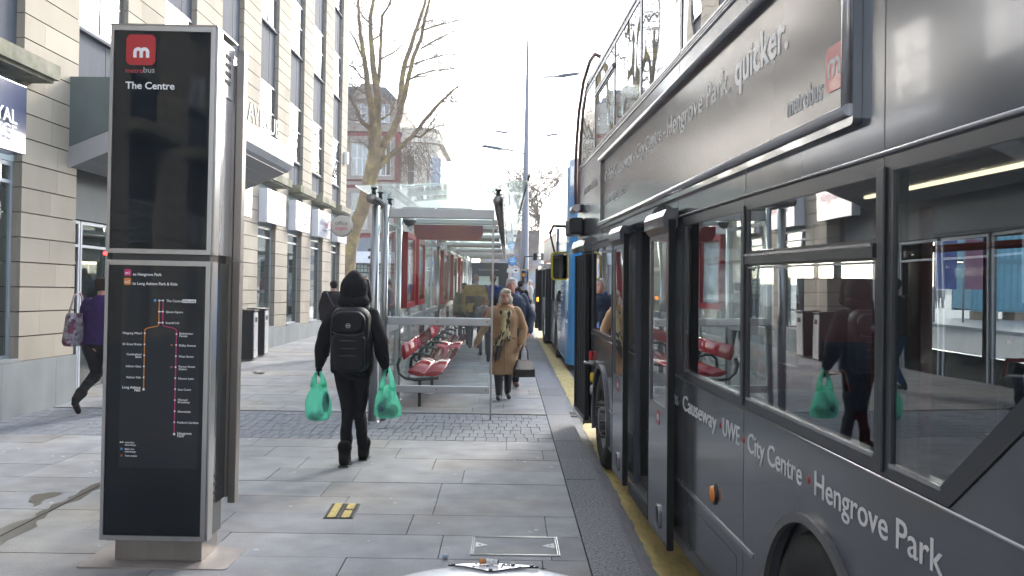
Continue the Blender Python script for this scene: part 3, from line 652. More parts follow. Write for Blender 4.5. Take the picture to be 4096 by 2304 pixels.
# route names on the skirt
text('lettering', 'Cribbs', .088, LETW, BUS, lt(5.90, 1.117, -.002), width=.44, bold=.006)
text('lettering', 'Causeway', .088, LETW, BUS, lt(5.33, 1.117, -.002), width=.76, bold=.006)
text('lettering', 'UWE', .088, LETW, BUS, lt(4.45, 1.117, -.002), width=.29, bold=.006)
text('lettering', 'City Centre', .088, LETW, BUS, lt(4.03, 1.117, -.002), width=.68, bold=.006)
text('lettering', 'Hengrove Park', .088, LETW, BUS, lt(3.22, 1.117, -.002), width=.90, bold=.006)
m = MB()
for yy in (4.505, 4.10, 3.285): m.lathe([(0, .0025), (.014, .002), (.015, 0)], (0, yy, 1.155), 12, mx=Matrix.Rotation(R(-90), 3, 'Y'))
m.build('route_dot', REDL, BUS)
# wheels, arch lips
LIP = M('arch_lip', (.13, .13, .135), .3, .3)
for i, yc in enumerate((3.24, 9.0)):
    m = MB(); m.prism(arc(yc, .47, .56, -17, 197, 30)+arc(yc, .47, .525, 197, -17, 30), 0, -.022, -.001); m.build('wheel_arch', LIP, BUS)
    m = MB(); m.prism(arc(yc, .47, .54, -20, 200, 24)+[(yc-.52, .2), (yc+.52, .2)], 0, .42, .45); hp = arc(yc, .47, .60, -20, 200, 24); hi = arc(yc, .47, .54, 200, -20, 24); m.prism(hp+hi, 0, .05, .41); m.build('wheel_housing', BLACKM, BUS)
    wh = thing_part = bpy.data.objects.new('wheel', None); COL.objects.link(wh); wh.parent = BUS; wh.location = (.03, yc, .485)
    my = Matrix.Rotation(R(-90), 3, 'Y')
    m = MB(); m.lathe([(.29, .0), (.31, .018), (.40, .03), (.46, .015), (.482, -.02), (.482, -.24), (.46, -.28), (.3, -.28)], n=48, mx=my)
    for k in range(48):
        a = 2*math.pi*k/48
    m.build('tyre', RUBBER, wh)
    m = MB(); m.lathe([(.292, .0), (.285, -.02), (.27, -.05), (.20, -.065), (.135, -.06), (.13, .0), (.11, .045), (0, .05)], n=32, mx=my); m.build('rim', M('rim_grey', (.12, .12, .125), .45, .5), wh)
    m = MB()
    for k in range(10):
        a = 2*math.pi*k/10; c = V((0, .168*math.cos(a), .168*math.sin(a))); m.tube([c+V((.05, 0, 0)), c+V((-.035 if i else .02, 0, 0))], .018, 6)
        m.tube([c+V((-.035 if i else .02, 0, 0)), c+V((-.06 if i else 0.0, 0, 0))], .011, 6)
    m.build('wheel_nut', M('nut_metal', (.10, .09, .085), .5, .5), wh)
# marker light, emergency button, filler
m = MB(); m.lathe([(.055, 0), (.055, .008), (.045, .012)], (0, 4.6, .79), 20, 0, mx=Matrix.Rotation(R(-90), 3, 'Y')); m.lathe([(.044, .012), (.035, .024), (0, .028)], (0, 4.6, .79), 20, 1, mx=Matrix.Rotation(R(-90), 3, 'Y')); m.build('side_marker', [BLACKP, M('amber_lens', (.75, .20, .01), .15, coat=.6)], BUS)
m = MB(); m.cbox(-.035, -.001, 9.64, 9.72, 1.02, 1.11, .01); m.build('red_button', M('red_button', (.6, .02, .03)), BUS)
m = MB(); m.cbox(-.05, -.001, 9.46, 9.62, .98, 1.02, .01); m.tube([(-.01, 9.5, 1.0), (-.09, 9.5, 1.0), (-.09, 9.6, 1.0)], .014, 8); m.build('door_release', STEEL, BUS)
m = MB(); m.lathe([(0, .03), (.05, .02), (.055, 0)], (0, 9.66, .83), 16, mx=Matrix.Rotation(R(-90), 3, 'Y')); m.lathe([(0, .03), (.05, .02), (.055, 0)], (0, 9.66, .70), 16, 1, mx=Matrix.Rotation(R(-90), 3, 'Y')); m.build('reflector', [M('yellow_knob', (.7, .5, .02)), ALU], BUS)
# mid door: leaves slid open outside the body
def leaf(y0, y1, nm, closed=False):
    f = MB(); e = .045; f.prism([[(y0, .275), (y1, .275), (y1, 2.20), (y0, 2.20)], [(y0+e+.03, 1.10), (y1-e, 1.10), (y1-e, 2.13), (y0+e+.03, 2.13)]], 0, -.082, -.052)
    f.prism([(-.082, 2.16), (-.115, 2.20), (-.12, 2.26), (-.10, 2.30), (-.03, 2.31), (-.03, 2.20), (-.055, 2.16)], 1, y0+.002, y1+.01)
    o = f.build(nm, GREY, BUS)
    f = MB(); f.box(-.072, -.064, y0+e+.03, y1-e, 1.10, 2.13); f.build('pane', GLBU, o)
    f = MB(); f.cbox(-.088, -.046, y0-.022, y0-.001, .27, 2.24, .006); f.cbox(-.085, -.05, y1+.001, y1+.015, .28, 2.2, .005); f.build('rubber_edge', BLACKM, o)
    f = MB(); f.prism([rrect(y0+.20, y0+.32, .335, .48, .04), rrect(y0+.215, y0+.305, .35, .465, .03)], 0, -.094, -.083); f.build('handle', TRIM, o); f = MB(); f.prism(rrect(y0+.22, y0+.30, .36, .455, .03), 0, -.0865, -.0825); f.build('handle_recess', BLACKM, o)
    mlogo(-.0825, (y0+y1)/2-.02, 1.02, .09, o); return o
leaf(5.37, 5.99, 'door'); leaf(7.06, 7.64, 'door')
m = MB(); m.prism([(-.04, 2.262), (-.075, 2.29), (-.075, 2.335), (-.03, 2.37), (-.001, 2.37), (-.001, 2.262)], 1, 5.92, 7.15); m.build('door_header', GREY, BUS)
m = MB(); m.box(-.03, .4, 6.0, 7.0, .24, .30); m.box(-.05, -.031, 6.0, 7.0, .235, .31, 1); m.build('step_plate', [M('step_metal', (.20, .20, .20), .4, .5, bump=.3), BLACKP], BUS)
m = MB(); m.box(.047, .30, 5.99, 6.02, .36, 2.25); m.box(.047, .30, 6.99, 7.02, .36, 2.25); m.tube([(.10, 6.93, .62), (.10, 6.6, .62), (.03, 6.45, .60)], .014, 8); m.tube([(.10, 6.93, .52), (.10, 6.7, .52)], .02, 8); m.box(.08, .14, 6.85, 6.97, .45, .72); m.build('door_arm', BLACKP, BUS)
m = MB(); m.box(.9, .95, 6.05, 6.35, .9, 1.3, 0); m.box(1.0, 1.02, 6.8, 7.0, 1.4, 1.5, 1); m.build('interior_notice', [REDPO, M('cream_notice', (.5, .45, .35))], BUS)
# front door: simplified black leaf, also standing in for the dark interior; edges, header, step
m = MB(); m.box(.015, .048, 9.94, 10.88, .37, 2.18); m.box(.05, .55, 9.83, 9.87, .36, 2.27); m.box(.05, .6, 10.96, 11.0, .36, 2.27); m.box(.60, .64, 9.87, 10.96, .36, 2.27); m.build('front_door_dark', BLACKP, BUS)
m = MB(); m.cbox(-.06, -.012, 9.86, 9.93, .34, 2.16, .01); m.cbox(-.06, -.012, 10.9, 11.0, .34, 2.16, .01)
m.cbox(-.04, -.018, 9.935, 10.895, .36, 2.16, .004)  # black sheet added to close the opening where the interior reads dark
for k in range(4): m.box(-.046, -.041, 9.97+k*.24, 9.99+k*.24, .4, 2.1)
m.build('door_edge', BLACKM, BUS)
m = MB(); m.prism([(-.001, 2.19), (-.06, 2.19), (-.085, 2.25), (-.06, 2.33), (-.001, 2.35)], 1, 9.85, 11.2); m.build('door_header', GREY, BUS)
m = MB(); m.box(-.06, .04, 9.9, 10.95, .30, .345); m.box(-.075, -.061, 9.88, 10.97, .29, .35, 1); m.build('step_plate', [M('step_metal', (.2, .2, .2)), TRIM], BUS)
# mirror on its bracket, camera, corner tube
mir = thing_part = bpy.data.objects.new('mirror', None); COL.objects.link(mir); mir.parent = BUS
m = MB(); m.cbox(-.17, -.002, 10.55, 11.1, 2.40, 2.60, .03); m.tube([(-.10, 11.05, 2.52), (-.30, 11.25, 2.54), (-.33, 11.42, 2.46)], .018, 8); m.tube([(-.33, 11.42, 2.46), (-.27, 11.45, 2.22)], .013, 8); m.build('mirror_bracket', BLACKP, mir)
mc = V((-.20, 11.45, 2.045)); mm = frame(mc, V((1, .12, 0)).normalized(), V((-.12, 1, 0)).normalized(), (0, 0, 1))
m = MB(); m.prism([[(p[0], p[1]) for p in rrect(-.105, .105, -.175, .175, .04)]], 1, 0, .07, mx=mm); m.build('mirror_shell', BLACKP, mir)
m = MB(); m.prism([rrect(-.11, .11, -.18, .18, .045), rrect(-.092, .092, -.162, .162, .035)], 1, -.012, .02, mx=mm); m.build('mirror_rim', M('yellow_rim', (.52, .46, .03), .5), mir)
m = MB(); m.prism([rrect(-.093, .093, -.163, .163, .035)], 1, -.006, -.001, mx=mm); m.build('mirror_glass', M('mirror_silver', (.75, .75, .76), .02, 1, var=0), mir)
m = MB(); m.tube([(-.002, 10.75, 2.72), (-.07, 10.8, 2.72)], .05, 12); m.tube([(-.075, 10.68, 2.72), (-.075, 11.08, 2.72)], .045, 14); m.ell((-.075, 11.08, 2.72), (.047, .05, .047)); m.build('side_camera', M('camera_silver', (.42, .42, .44), .3, .4), BUS)
m = MB(); m.tube([(.03, 9.35, 4.17), (-.015, 9.5, 4.24), (-.02, 9.9, 4.26), (-.02, 10.5, 4.17), (-.02, 11.0, 3.9), (-.02, 11.25, 3.55), (-.02, 11.32, 3.1), (-.015, 11.30, 2.75)], .022, 10); m.build('branch_guard', M('guard_tube', (.16, .09, .08), .35, .3), BUS)

# ---------------------------------------------------------------- blue bus ahead (local: x inwards, y forward)
b2 = -.022
BF = V((math.sin(b2), math.cos(b2), 0)); BB = thing('double_decker_bus', 'blue and silver double-decker bus waiting ahead, seen from its bright blue back corner', 'bus', mx=frame((1.245, 18.4, -.12), V((math.cos(b2), -math.sin(b2), 0)), BF, (0, 0, 1)))
BLUE = M('bus_blue_paint', (.04, .35, .80), .2, var=.04, coat=.5); SILB = M('bus_silver_paint', (.50, .54, .60), .2, .3, var=.04, coat=.5); BLUD = M('bus_deep_blue', (.02, .11, .30), .2, coat=.4)
m = MB(); Ln = 10.9
oh = [(.5, .2), (2.6, .26)]+arc(3.2, .47, .55, 197, -17, 14)+[(3.8, .3), (4.95, .3), (4.95, 2.15), (6.0, 2.15), (6.0, .3), (7.4, .3)]+arc(8.0, .47, .55, 197, -17, 14)+[(8.6, .3), (9.15, .3), (9.15, 2.2), (10.45, 2.2), (10.45, .3), (Ln, .3), (Ln, 3.0), (Ln-.5, 4.1), (.5, 4.1)]
hl = [[(y0, 1.35), (y1, 1.35), (y1, 2.15), (y0, 2.15)] for y0, y1 in ((1.9, 3.3), (3.38, 4.85), (6.1, 7.3), (7.38, 9.0))]+[[(y0, 3.12), (y1, 3.12), (y1, 3.95), (y0, 3.95)] for y0, y1 in ((1.95, 2.9), (2.97, 3.7), (3.77, 5.1), (5.17, 6.5), (6.57, 7.9), (7.97, 9.3), (9.37, 10.3))]
m.prism([oh]+hl, 0, 0, .04, 0)
o2 = [(.5, .38), (Ln, .3), (Ln, 3.0), (Ln-.5, 4.1), (.5, 4.1)]; m.prism([o2]+hl, 0, 2.46, 2.5, 0)
rp = [(0, 4.1), (.06, 4.25), (.3, 4.33), (2.2, 4.33), (2.44, 4.25), (2.5, 4.1)]; m.prism(rp, 1, .501, Ln-.5, 0); m.build('body', SILB, BB)
m = MB(); m.prism([(.5, .2), (1.7, .24), (1.7, 4.2), (.5, 4.2)], 0, -.012, -.001); m.prism([(-.012, .499), (.02, .25), (.08, .06), (.20, -.08), (.5, -.16), (2.0, -.16), (2.3, -.08), (2.42, .06), (2.49, .25), (2.512, .499)], 2, .13, 4.2); m.prism([(.02, .499), (.10, .2), (.3, -.05), (.6, -.12), (1.9, -.12), (2.2, -.05), (2.4, .2), (2.48, .499)], 2, 4.2, 4.36); m.build('rear_panel', BLUE, BB)
m = MB(); m.cbox(.55, 1.95, -.185, -.165, 2.7, 4.1, .01); m.cbox(.55, 1.95, -.18, -.162, 1.75, 2.5, .008); m.build('rear_window', GL('dark_rear_glass', (.12, .14, .16), 1.5), BB)
m = MB(); m.cbox(.45, 2.05, -.2, -.13, 4.1, 4.2, .02); m.build('high_lamp', M('red_lens', (.5, .02, .02)), BB)
for zc, mt in ((1.62, M('amber_lit', (.9, .35, .02), emit=(1, .33, .02), es=1.3)), (1.30, M('clear_lens', (.5, .5, .55), .2))):
    for xc in (.40, 2.10):
        q = MB(); q.lathe([(.105, 0), (.105, .02), (.09, .03), (0, .034)], (xc, -.14, zc), 18, mx=Matrix.Rotation(R(90), 3, 'X')); q.build('rear_lamp', mt, BB)
q = MB(); q.lathe([(.07, 0), (.07, .02), (0, .034)], (.40, -.13, 3.13), 18, mx=Matrix.Rotation(R(90), 3, 'X')); q.build('indicator', M('amber_lit'), BB)
q = MB(); q.box(.5, 2.0, -.163, -.1605, 2.1, 2.106); q.box(.5, 2.0, -.163, -.1605, .75, .756); q.build('panel_seam', BLUD, BB)
m = MB()
for k in range(7): m.box(-.022, -.013, 1.72, 2.3, .72+k*.09, .72+k*.09+.055)
for k in range(6): m.box(-.022, -.013, 1.2, 1.65, 1.42+k*.085, 1.42+k*.085+.05)
m.build('engine_louvre', WHITE, BB)
for y0, y1 in ((1.9, 3.3), (3.38, 4.85), (6.1, 7.3), (7.38, 9.0)): m = MB(); m.box(.005, .012, y0, y1, 1.35, 2.15); m.build('window', GLBU, BB)
for h in hl[4:]: m = MB(); m.box(.005, .012, h[0][0], h[1][0], 3.12, 3.95); m.build('upper_window', GLUP, BB)
m = MB(); m.box(.05, 2.45, .55, Ln-.1, .32, .38); m.box(.05, 2.45, .55, Ln-.1, 2.3, 2.5); m.box(.05, 2.45, Ln-.1, Ln, .3, 1.2); m.box(.05, 2.45, Ln-.1, Ln, 2.3, 3.0); m.build('deck', BINT, BB)
m = MB()
for yy in (2.6, 3.4, 4.2, 6.4, 7.2): m.cbox(.1, .9, yy, yy+.1, 1.0, 1.75, .03); m.cbox(1.6, 2.4, yy, yy+.1, 1.0, 1.75, .03)
m.build('seat_back', M('orange_seat', (.62, .09, .02), .6), BB)
m = MB()
for yy in (4.9, 5.02, 5.9, 6.0, 9.1, 9.2, 10.42): m.cbox(-.08, .02, yy, yy+.06, .3, 2.15, .01)
m.cbox(-.10, -.05, 10.5, 10.95, .3, 2.2, .01); m.build('door_edge', BLACKM, BB)
m = MB()
for y0, y1 in ((5.08, 5.45), (5.5, 5.88), (9.28, 9.8), (9.85, 10.4)): m.box(-.03, -.02, y0, y1, .35, 2.1)
m.build('door', GLBU, BB)
ad = bpy.data.objects.new('advert', None); COL.objects.link(ad); ad.parent = BB
m = MB(); m.box(-.02, -.002, 3.2, 8.2, 2.32, 3.0); m.build('advert_board', M('advert_red', (.55, .08, .06), .3), ad)
m = MB()
for y0, y1 in ((3.35, 4.7), (4.8, 6.3), (6.4, 8.0)): m.box(-.024, -.021, y0, y1, 2.40, 2.93)
m.build('advert_sheet', M('advert_sheet', (.66, .62, .6), .3, var=.1), ad)
m = MB(); m.box(-.03, -.002, 3.0, 3.12, 2.2, 3.08); m.build('blue_bar', BLUD, BB)
for yc in (3.2, 8.0):
    wh = bpy.data.objects.new('wheel', None); COL.objects.link(wh); wh.parent = BB; wh.location = (.03, yc, .485); my = Matrix.Rotation(R(-90), 3, 'Y')
    m = MB(); m.lathe([(.29, .0), (.40, .03), (.47, .01), (.482, -.24), (.3, -.28)], n=32, mx=my); m.build('tyre', RUBBER, wh)
    m = MB(); m.lathe([(.292, .0), (.2, -.05), (.12, .0), (0, .03)], n=24, mx=my); m.build('rim', M('rim_grey', (.12, .12, .125)), wh)
q = MB(); q.box(.3, 2.2, -.1, .1, .28, .5); q.box(.06, .3, 2.6, 3.8, .2, 1.05); q.build('underside', BLACKM, BB)
q = MB(); q.cbox(-.09, -.035, 10.0, 10.1, 1.18, 1.3, .01); q.build('side_indicator', M('amber_lit'), BB)
mir = bpy.data.objects.new('mirror', None); COL.objects.link(mir); mir.parent = BB
m = MB(); m.tube([(0, 10.9, 2.6), (-.2, 11.0, 2.62), (-.45, 11.05, 2.6), (-.48, 11.05, 2.2)], .02, 8); m.cbox(-.18, -.06, 10.9, 11.0, 2.48, 2.72, .02); m.build('mirror_bracket', BLACKP, mir)
m = MB(); m.prism([rrect(-.57, -.33, 1.72, 2.2, .05)], 1, 11.0, 11.08); m.prism([rrect(-.575, -.325, 1.715, 2.205, .055), rrect(-.55, -.35, 1.74, 2.18, .04)], 1, 10.985, 11.02, 1); m.build('mirror_shell', [BLACKP, M('yellow_rim')], mir)
m = MB(); m.prism([rrect(-.55, -.35, 1.74, 2.18, .04)], 1, 10.992, 10.998); m.build('mirror_glass', M('mirror_silver'), mir)
# ---------------------------------------------------------------- bus-stop information pillar
T0 = Matrix.Translation((-2.105, 5.42, 0)) @ Matrix.Rotation(TILT, 4, 'X') @ Matrix.Rotation(.004, 4, 'Y')
T = thing('information_pillar', 'tall black glass bus information pillar framed in brushed steel', 'information pillar', mx=T0)
T0i = T0.inverted()
def tp(zx, zy):
    u, v = 420+zx/1.61, 1000+zy/1.61; c = V((0, 0, CAMH)); d = pix(u, v, 5)-c
    a = T0i @ c; e = (T0i.to_3x3() @ d); t = (-.004-a.y)/e.y; q = a+e*t; return q.x, q.z
W2 = .315
m = MB(); m.cbox(-W2+.02, W2-.02, .03, .36, .13, 3.20, .006); m.build('core', M('pillar_core', (.05, .055, .06), .3, .5), T)
m = MB()
for z0, z1 in ((.145, 1.825), (1.865, 3.235)):
    m.prism([[(-W2, z0), (W2, z0), (W2, z1), (-W2, z1)], [(-W2+.020, z0+.028), (W2-.028, z0+.028), (W2-.028, z1-.03), (-W2+.020, z1-.03)]], 1, -.012, .05)
m.box(W2-.001, W2+.012, .0, .09, .145, 1.825); m.box(W2-.001, W2+.012, .0, .09, 1.865, 3.235); m.box(-W2-.003, -W2+.004, .0, .09, .145, 3.235)
m.build('steel_frame', STEEL, T)
m = MB(); m.box(-W2+.019, W2-.027, -.003, .02, .17, 1.80); m.box(-W2+.019, W2-.027, -.003, .02, 1.89, 3.207); m.build('glass_front', BLACKG, T)
m = MB(); m.box(-W2-.004, W2+.01, -.014, .4, 3.236, 3.246); m.build('top_cap', STEELD, T)
m = MB(); m.box(W2-.018, W2-.002, .09, .36, 1.87, 3.2, 0); m.box(W2-.018, W2-.004, .09, .36, .33, 1.82, 1)
m.box(W2-.003, W2+.004, .10, .34, 2.86, 3.19, 0)
m.build('side_panel', [M('pale_steel_side', (.62, .63, .66), .15, .7), M('dark_side_glass', (.02, .03, .035), .08, .1, spec=.7)], T)
m = MB()
for k in range(4): m.box(W2+.004, W2+.0075, .17, .27, 3.10-k*.052, 3.125-k*.052)
for k in range(4): m.box(W2-.003, W2-.001, .12, .19, .50-k*.052, .515-k*.052)
m.build('vent_slot', BLACKM, T)
m = MB(); m.cbox(W2+.014, W2+.062, .37, .45, .29, 3.20, .004); m.box(W2-.02, W2+.013, .36, .40, .33, 3.1); m.build('side_post', STEELD, T)
m = MB(); m.box(W2+.012, W2+.065, .366, .454, 1.838, 1.848); m.build('post_joint', STEEL, T)
m = MB(); m.cbox(-W2+.065, W2-.04, .06, .36, .006, .146, .004); m.build('base_box', STEELD, T)
m = MB(); m.prism([rrect(-.42, .47, -.09, .50, .03)], 2, -.006, .007); m.build('base_plate', M('base_plate_metal', (.30, .27, .25), .5, .5, var=.2, vs=3, bump=.2), T)
m = MB(); m.ell((-W2-.008, .0, 1.862), (.012, .01, .012)); m.build('red_lamp', M('red_led', (.9, .02, .02), emit=(1, .02, .02), es=3), T)
def tf(x, z, y=-.0045): return frame((x, y, z), (1, 0, 0), (0, 0, 1), (0, -1, 0))
def P4(u, v): return tp((u-420)*1.61, (v-1000)*1.61)
x0, z0 = P4(504, 259); x1, z1 = P4(624, 140)
def mfront(x0, z0, x1, z1, par, rf=.18, mat=REDL, glyph=True):
    q = MB(); q.prism([rrect(x0, x1, z0, z1, (x1-x0)*rf, 6)], 1, -.006, -.004); o = q.build('logo', mat, par)
    if glyph:
        S = x1-x0; cx = (x0+x1)/2+S*.02; cz = (z0+z1)/2-.10*S; q = MB(); s = S*.215; t = S*.115
        for i, c in enumerate((-s/2, s/2)):
            a = [(c-s/2-t/2, -s*.78)]+[(c-(s/2+t/2)*math.cos(R(k*15)), .02*S+(s/2+t/2)*math.sin(R(k*15))) for k in range(13)]+[(c+s/2+t/2, -s*.78), (c+s/2-t/2, -s*.78)]+[(c-(s/2-t/2)*math.cos(R(180-k*15)), .02*S+(s/2-t/2)*math.sin(R(k*15))) for k in range(13)]+[(c-s/2+t/2, -s*.78)]
            q.prism([(cx+x, cz+z) for x, z in a], 1, -.0075-.0004*i, -.0062)
        q.build('logo_m', LETW, o)
mfront(x0, z0, x1, z1, T)
def tw(s, u, v, h, w_, mat=LETW, bold=.01, u0=None):
    x, z = P4(u, v); text('lettering', s, h, mat, T, tf(x, z), width=w_*5.4/3617 if w_ else None, bold=bold)
tw('metro', 502, 290, .028, 71, REDT); tw('bus', 574, 290, .034, 45, GREYT); tw('The Centre', 502, 354, .042, 197, LETW, .022)
# route map on the lower glass
px0, pz0 = tp(85, 1400); px1, pz1 = tp(622, 92)
m = MB(); m.box(px0, px1, -.0038, -.0030, pz0, pz1); m.build('map_screen', SCREEN, T)
def dot(mb, zx, zy, r, y=-.0066):
    x, z = tp(zx, zy); mb.prism(arc(x, z, r, 0, 342, 19), 1, y, y+.0012)
def line(mb, pts, w_, y=-.0052):
    for (a, b_) in zip(pts, pts[1:]):
        A_, B_ = V((*tp(*a), 0)), V((*tp(*b_), 0)); d = (B_-A_).normalized(); n_ = V((-d.y, d.x, 0))*w_/2
        mb.prism([tuple((A_-n_)[:2]), tuple((B_-n_)[:2]), tuple((B_+n_)[:2]), tuple((A_+n_)[:2])], 1, y, y+.001)
m = MB(); line(m, [(350, 325), (347, 480)], .0055); line(m, [(347, 480), (340, 490), (275, 502), (258, 512)], .0045, -.0050); line(m, [(257, 510), (249, 895)], .0055, -.0054); m.build('orange_route', ORG, T)
m = MB(); line(m, [(375, 325), (372, 480)], .0055); line(m, [(372, 480), (380, 490), (445, 504), (461, 516)], .0045, -.0050); line(m, [(461, 514), (445, 1185)], .0055, -.0054); m.build('magenta_route', MAG, T)
m = MB()
for yy in (325, 397, 468):
    dot(m, 350-(yy-325)*.015, yy, .0055); dot(m, 375-(yy-325)*.015, yy, .0055); line(m, [(350, yy), (375, yy)], .004, -.0062)
for zx, zy in ((257, 536), (255, 607), (253, 678), (251, 749), (250, 820), (461, 541), (459, 612), (457, 683), (455, 754), (453, 825), (452, 896), (450, 967), (449, 1038), (447, 1109)): dot(m, zx, zy, .0052)
dot(m, 249, 897, .0075); dot(m, 446, 1185, .0075); dot(m, 100, 1237, .004); dot(m, 115, 1237, .004); line(m, [(100, 1237), (115, 1237)], .003, -.0062)
m.build('stop_dot', M('map_white', (.8, .78, .8), .5), T)
def tz(s, zx, zy, h, align='LEFT', mat=LETW, bold=.008):
    x, z = tp(zx, zy); text('lettering', s, h, mat, T, tf(x, z-h/2), align=align, bold=bold)
H_ = .0125
for i, (s, zx, zy) in enumerate((('The Centre', 395, 327), ('Queen Square', 392, 398), ('Redcliff Hill', 390, 469), ('Bedminster', 479, 537), ('Parade', 479, 553), ('Dalby Avenue', 477, 614), ('West Street', 475, 685), ('Parson Street', 474, 750), ('Station', 474, 766), ('Novers Lane', 472, 827), ('Inns Court', 470, 898), ('Filwood', 469, 964), ('Broadway', 469, 979), ('Alverstoke', 467, 1040), ('Paddock Gardens', 465, 1110))): tz(s, zx, zy, H_*(1.15 if i == 0 else 1))
for s, zx, zy in (('Hengrove', 465, 1180), ('Park', 465, 1197)): tz(s, zx, zy, .015, bold=.02)
for s, zx, zy in (('Wapping Wharf', 238, 536), ('SS Great Britain', 238, 607), ('Cumberland', 235, 672), ('Basin', 235, 688), ('Ashton Gate', 233, 749), ('Ashton Vale', 232, 820)): tz(s, zx, zy, H_, 'RIGHT')
for s, zx, zy in (('Long Ashton', 230, 885), ('P&R', 229, 903)): tz(s, zx, zy, .015, 'RIGHT', bold=.02)
for s, zx, zy in (('metrobus', 128, 1238), ('interchange', 128, 1254), ('Major bus', 127, 1281), ('interchange', 127, 1297), ('Train station', 127, 1324)): tz(s, zx, zy, .010)
tz('to Hengrove Park', 180, 155, .0165, bold=.02); tz('to Long Ashton Park & Ride', 178, 214, .0165, bold=.02)
for mt, (a, b_, c, d), s in ((MAG, (125, 167, 170, 122), 'm1'), (ORG, (123, 224, 169, 179), 'm2')):
    xa, za = tp(a, b_); xb, zb = tp(c, d); mfront(xa, za, xb, zb, T, .2, mt, False); text('lettering', s, .017, LETW, T, tf((xa+xb)/2, (za+zb)/2-.010, -.0068), align='CENTER', bold=.03)
for a, b_, c, d in ((315, 333, 331, 317), (100, 1286, 113, 1273)):
    xa, za = tp(a, b_); xb, zb = tp(c, d); mfront(xa, za, xb, zb, T, .1, BLUL, False)
for zx, zy in ((430, 612), (428, 754), (106, 1323)):
    x, z = tp(zx, zy); q = MB(); q.box(x-.006, x+.006, -.0056, -.0048, z-.005, z-.0015); q.box(x-.006, x+.006, -.0056, -.0048, z+.0015, z+.005); q.build('rail_mark', M('rail_red', (.6, .12, .12)), T)
xa, za = tp(499, 340); xb, zb = tp(587, 319); q = MB(); q.prism([rrect(xa, xb, za, zb, .003)], 1, -.0056, -.0046); q.build('stop_tag', LETW, T)
text('lettering', 'This stop', .0095, BLACKP, T, tf(xa+.010, (za+zb)/2-.005, -.0062), width=xb-xa-.014, bold=.01)
q = MB(); q.prism([(xa+.003, (za+zb)/2), (xa+.009, (za+zb)/2-.0045), (xa+.009, (za+zb)/2+.0045)], 1, -.0068, -.006); q.build('stop_arrow', BLACKP, T)

# ---------------------------------------------------------------- bus shelter
S0 = Matrix.Rotation(TILT*.5, 4, 'X')
Sh = thing('bus_shelter', 'long glass and steel bus shelter with red poster frames', 'bus shelter', (-.9, 11.1, 0))
def sh(mb, name, mat, par=Sh, off=True):
    for i, q in enumerate(mb.v): mb.v[i] = (q[0]+.9, q[1]-11.1, q[2])
    return mb.build(name, mat, par)
XL, XR = -1.56, -.185
for i, (x, yy) in enumerate([(-1.60, 10.88)]+[(XL, y_) for y_ in (12.9, 16.6, 20.2, 23.8, 27.4, 31.0, 34.6, 38.2)]):
    r = .052 if i == 0 else .048
    m = MB(); m.tube([(x, yy, 0), (x, yy, 2.60)], r, 18); m.lathe([(r+.035, 0), (r+.035, .012), (r, .014)], (x, yy, 0), 20); sh(m, 'post', STEEL)
m = MB(); m.tube([(-1.49, 11.02, 0), (-1.49, 11.02, 2.62)], .034, 14); sh(m, 'post', STEEL)
m = MB(); m.box(XR-.012, XR+.012, 11.20, 11.23, 0, 2.52); sh(m, 'edge_post', STEEL)
m = MB(); m.cbox(-1.53, XR+.01, 11.07, 11.16, 2.475, 2.59, .008); m.box(-1.3, -.9, 11.08, 11.12, 2.59, 2.605, 0); m.box(-.88, -.45, 11.08, 11.12, 2.59, 2.605, 0); sh(m, 'top_rail', ALU)
for z0, z1, xl in ((1.165, 1.262, -1.53), (.335, .425, -1.46)):
    m = MB(); m.cbox(xl, XR-.015, 11.07, 11.10, z0, z1, .01)
    r_ = sh(m, 'end_rail', ALU); q = MB()
    for xx in (-1.48 if xl < -1.5 else -1.40, -.85, -.24):
        q.lathe([(0, .008), (.010, .006), (.012, 0)], (xx, 11.07, (z0+z1)/2), 10, mx=Matrix.Rotation(R(90), 3, 'X'))
    sh(q, 'bolt', STEELD, r_)
m = MB(); m.box(-1.44, XR-.02, 11.115, 11.127, .40, 2.47); sh(m, 'end_glass', GLSH)
# long tubes carrying the roof
for x in (-1.60, -.125):
    m = MB(); m.tube([(x, 10.62, 2.66), (x, 40, 2.66)], .055, 16); m.lathe([(.0, .02), (.06, .02), (.06, 0)], (x, 10.60, 2.66), 20, mx=Matrix.Rotation(R(90), 3, 'X')); sh(m, 'roof_tube', STEELD)
for x, z in ((-1.60, 2.66), (-.125, 2.66)):
    m = MB()
    for yy in (10.75, 11.3, 12.2): m.tube([(x, yy, z+.05), (x, yy, z+.13)], .025, 8); m.lathe([(0, .15), (.04, .148), (.04, .13), (0, .13)], (x, yy, z), 12)
    sh(m, 'roof_clamp', BLACKP)
def roofz(x): return 2.79+(x+1.8)*.045
for k in range(10):
    y0 = 10.5+k*3.05; y1 = y0+3.02; m = MB()
    m.prism([(-1.78, roofz(-1.78)), (.22, roofz(.22)), (.22, roofz(.22)+.014), (-1.78, roofz(-1.78)+.014)], 1, y0, y1); r_ = sh(m, 'roof_glass', GLRF)
    if k < 4:
        m = MB()
        for j in range(7): yy = y0+.2+j*.42; m.prism([(-1.76, roofz(-1.76)+.015), (.20, roofz(.20)+.015), (.20, roofz(.20)+.018), (-1.76, roofz(-1.76)+.018)], 1, yy, yy+.012)
        sh(m, 'frit_line', ALU, r_)
SLT = M('beige_ceiling_panel', (.42, .41, .37), .5, var=.05)
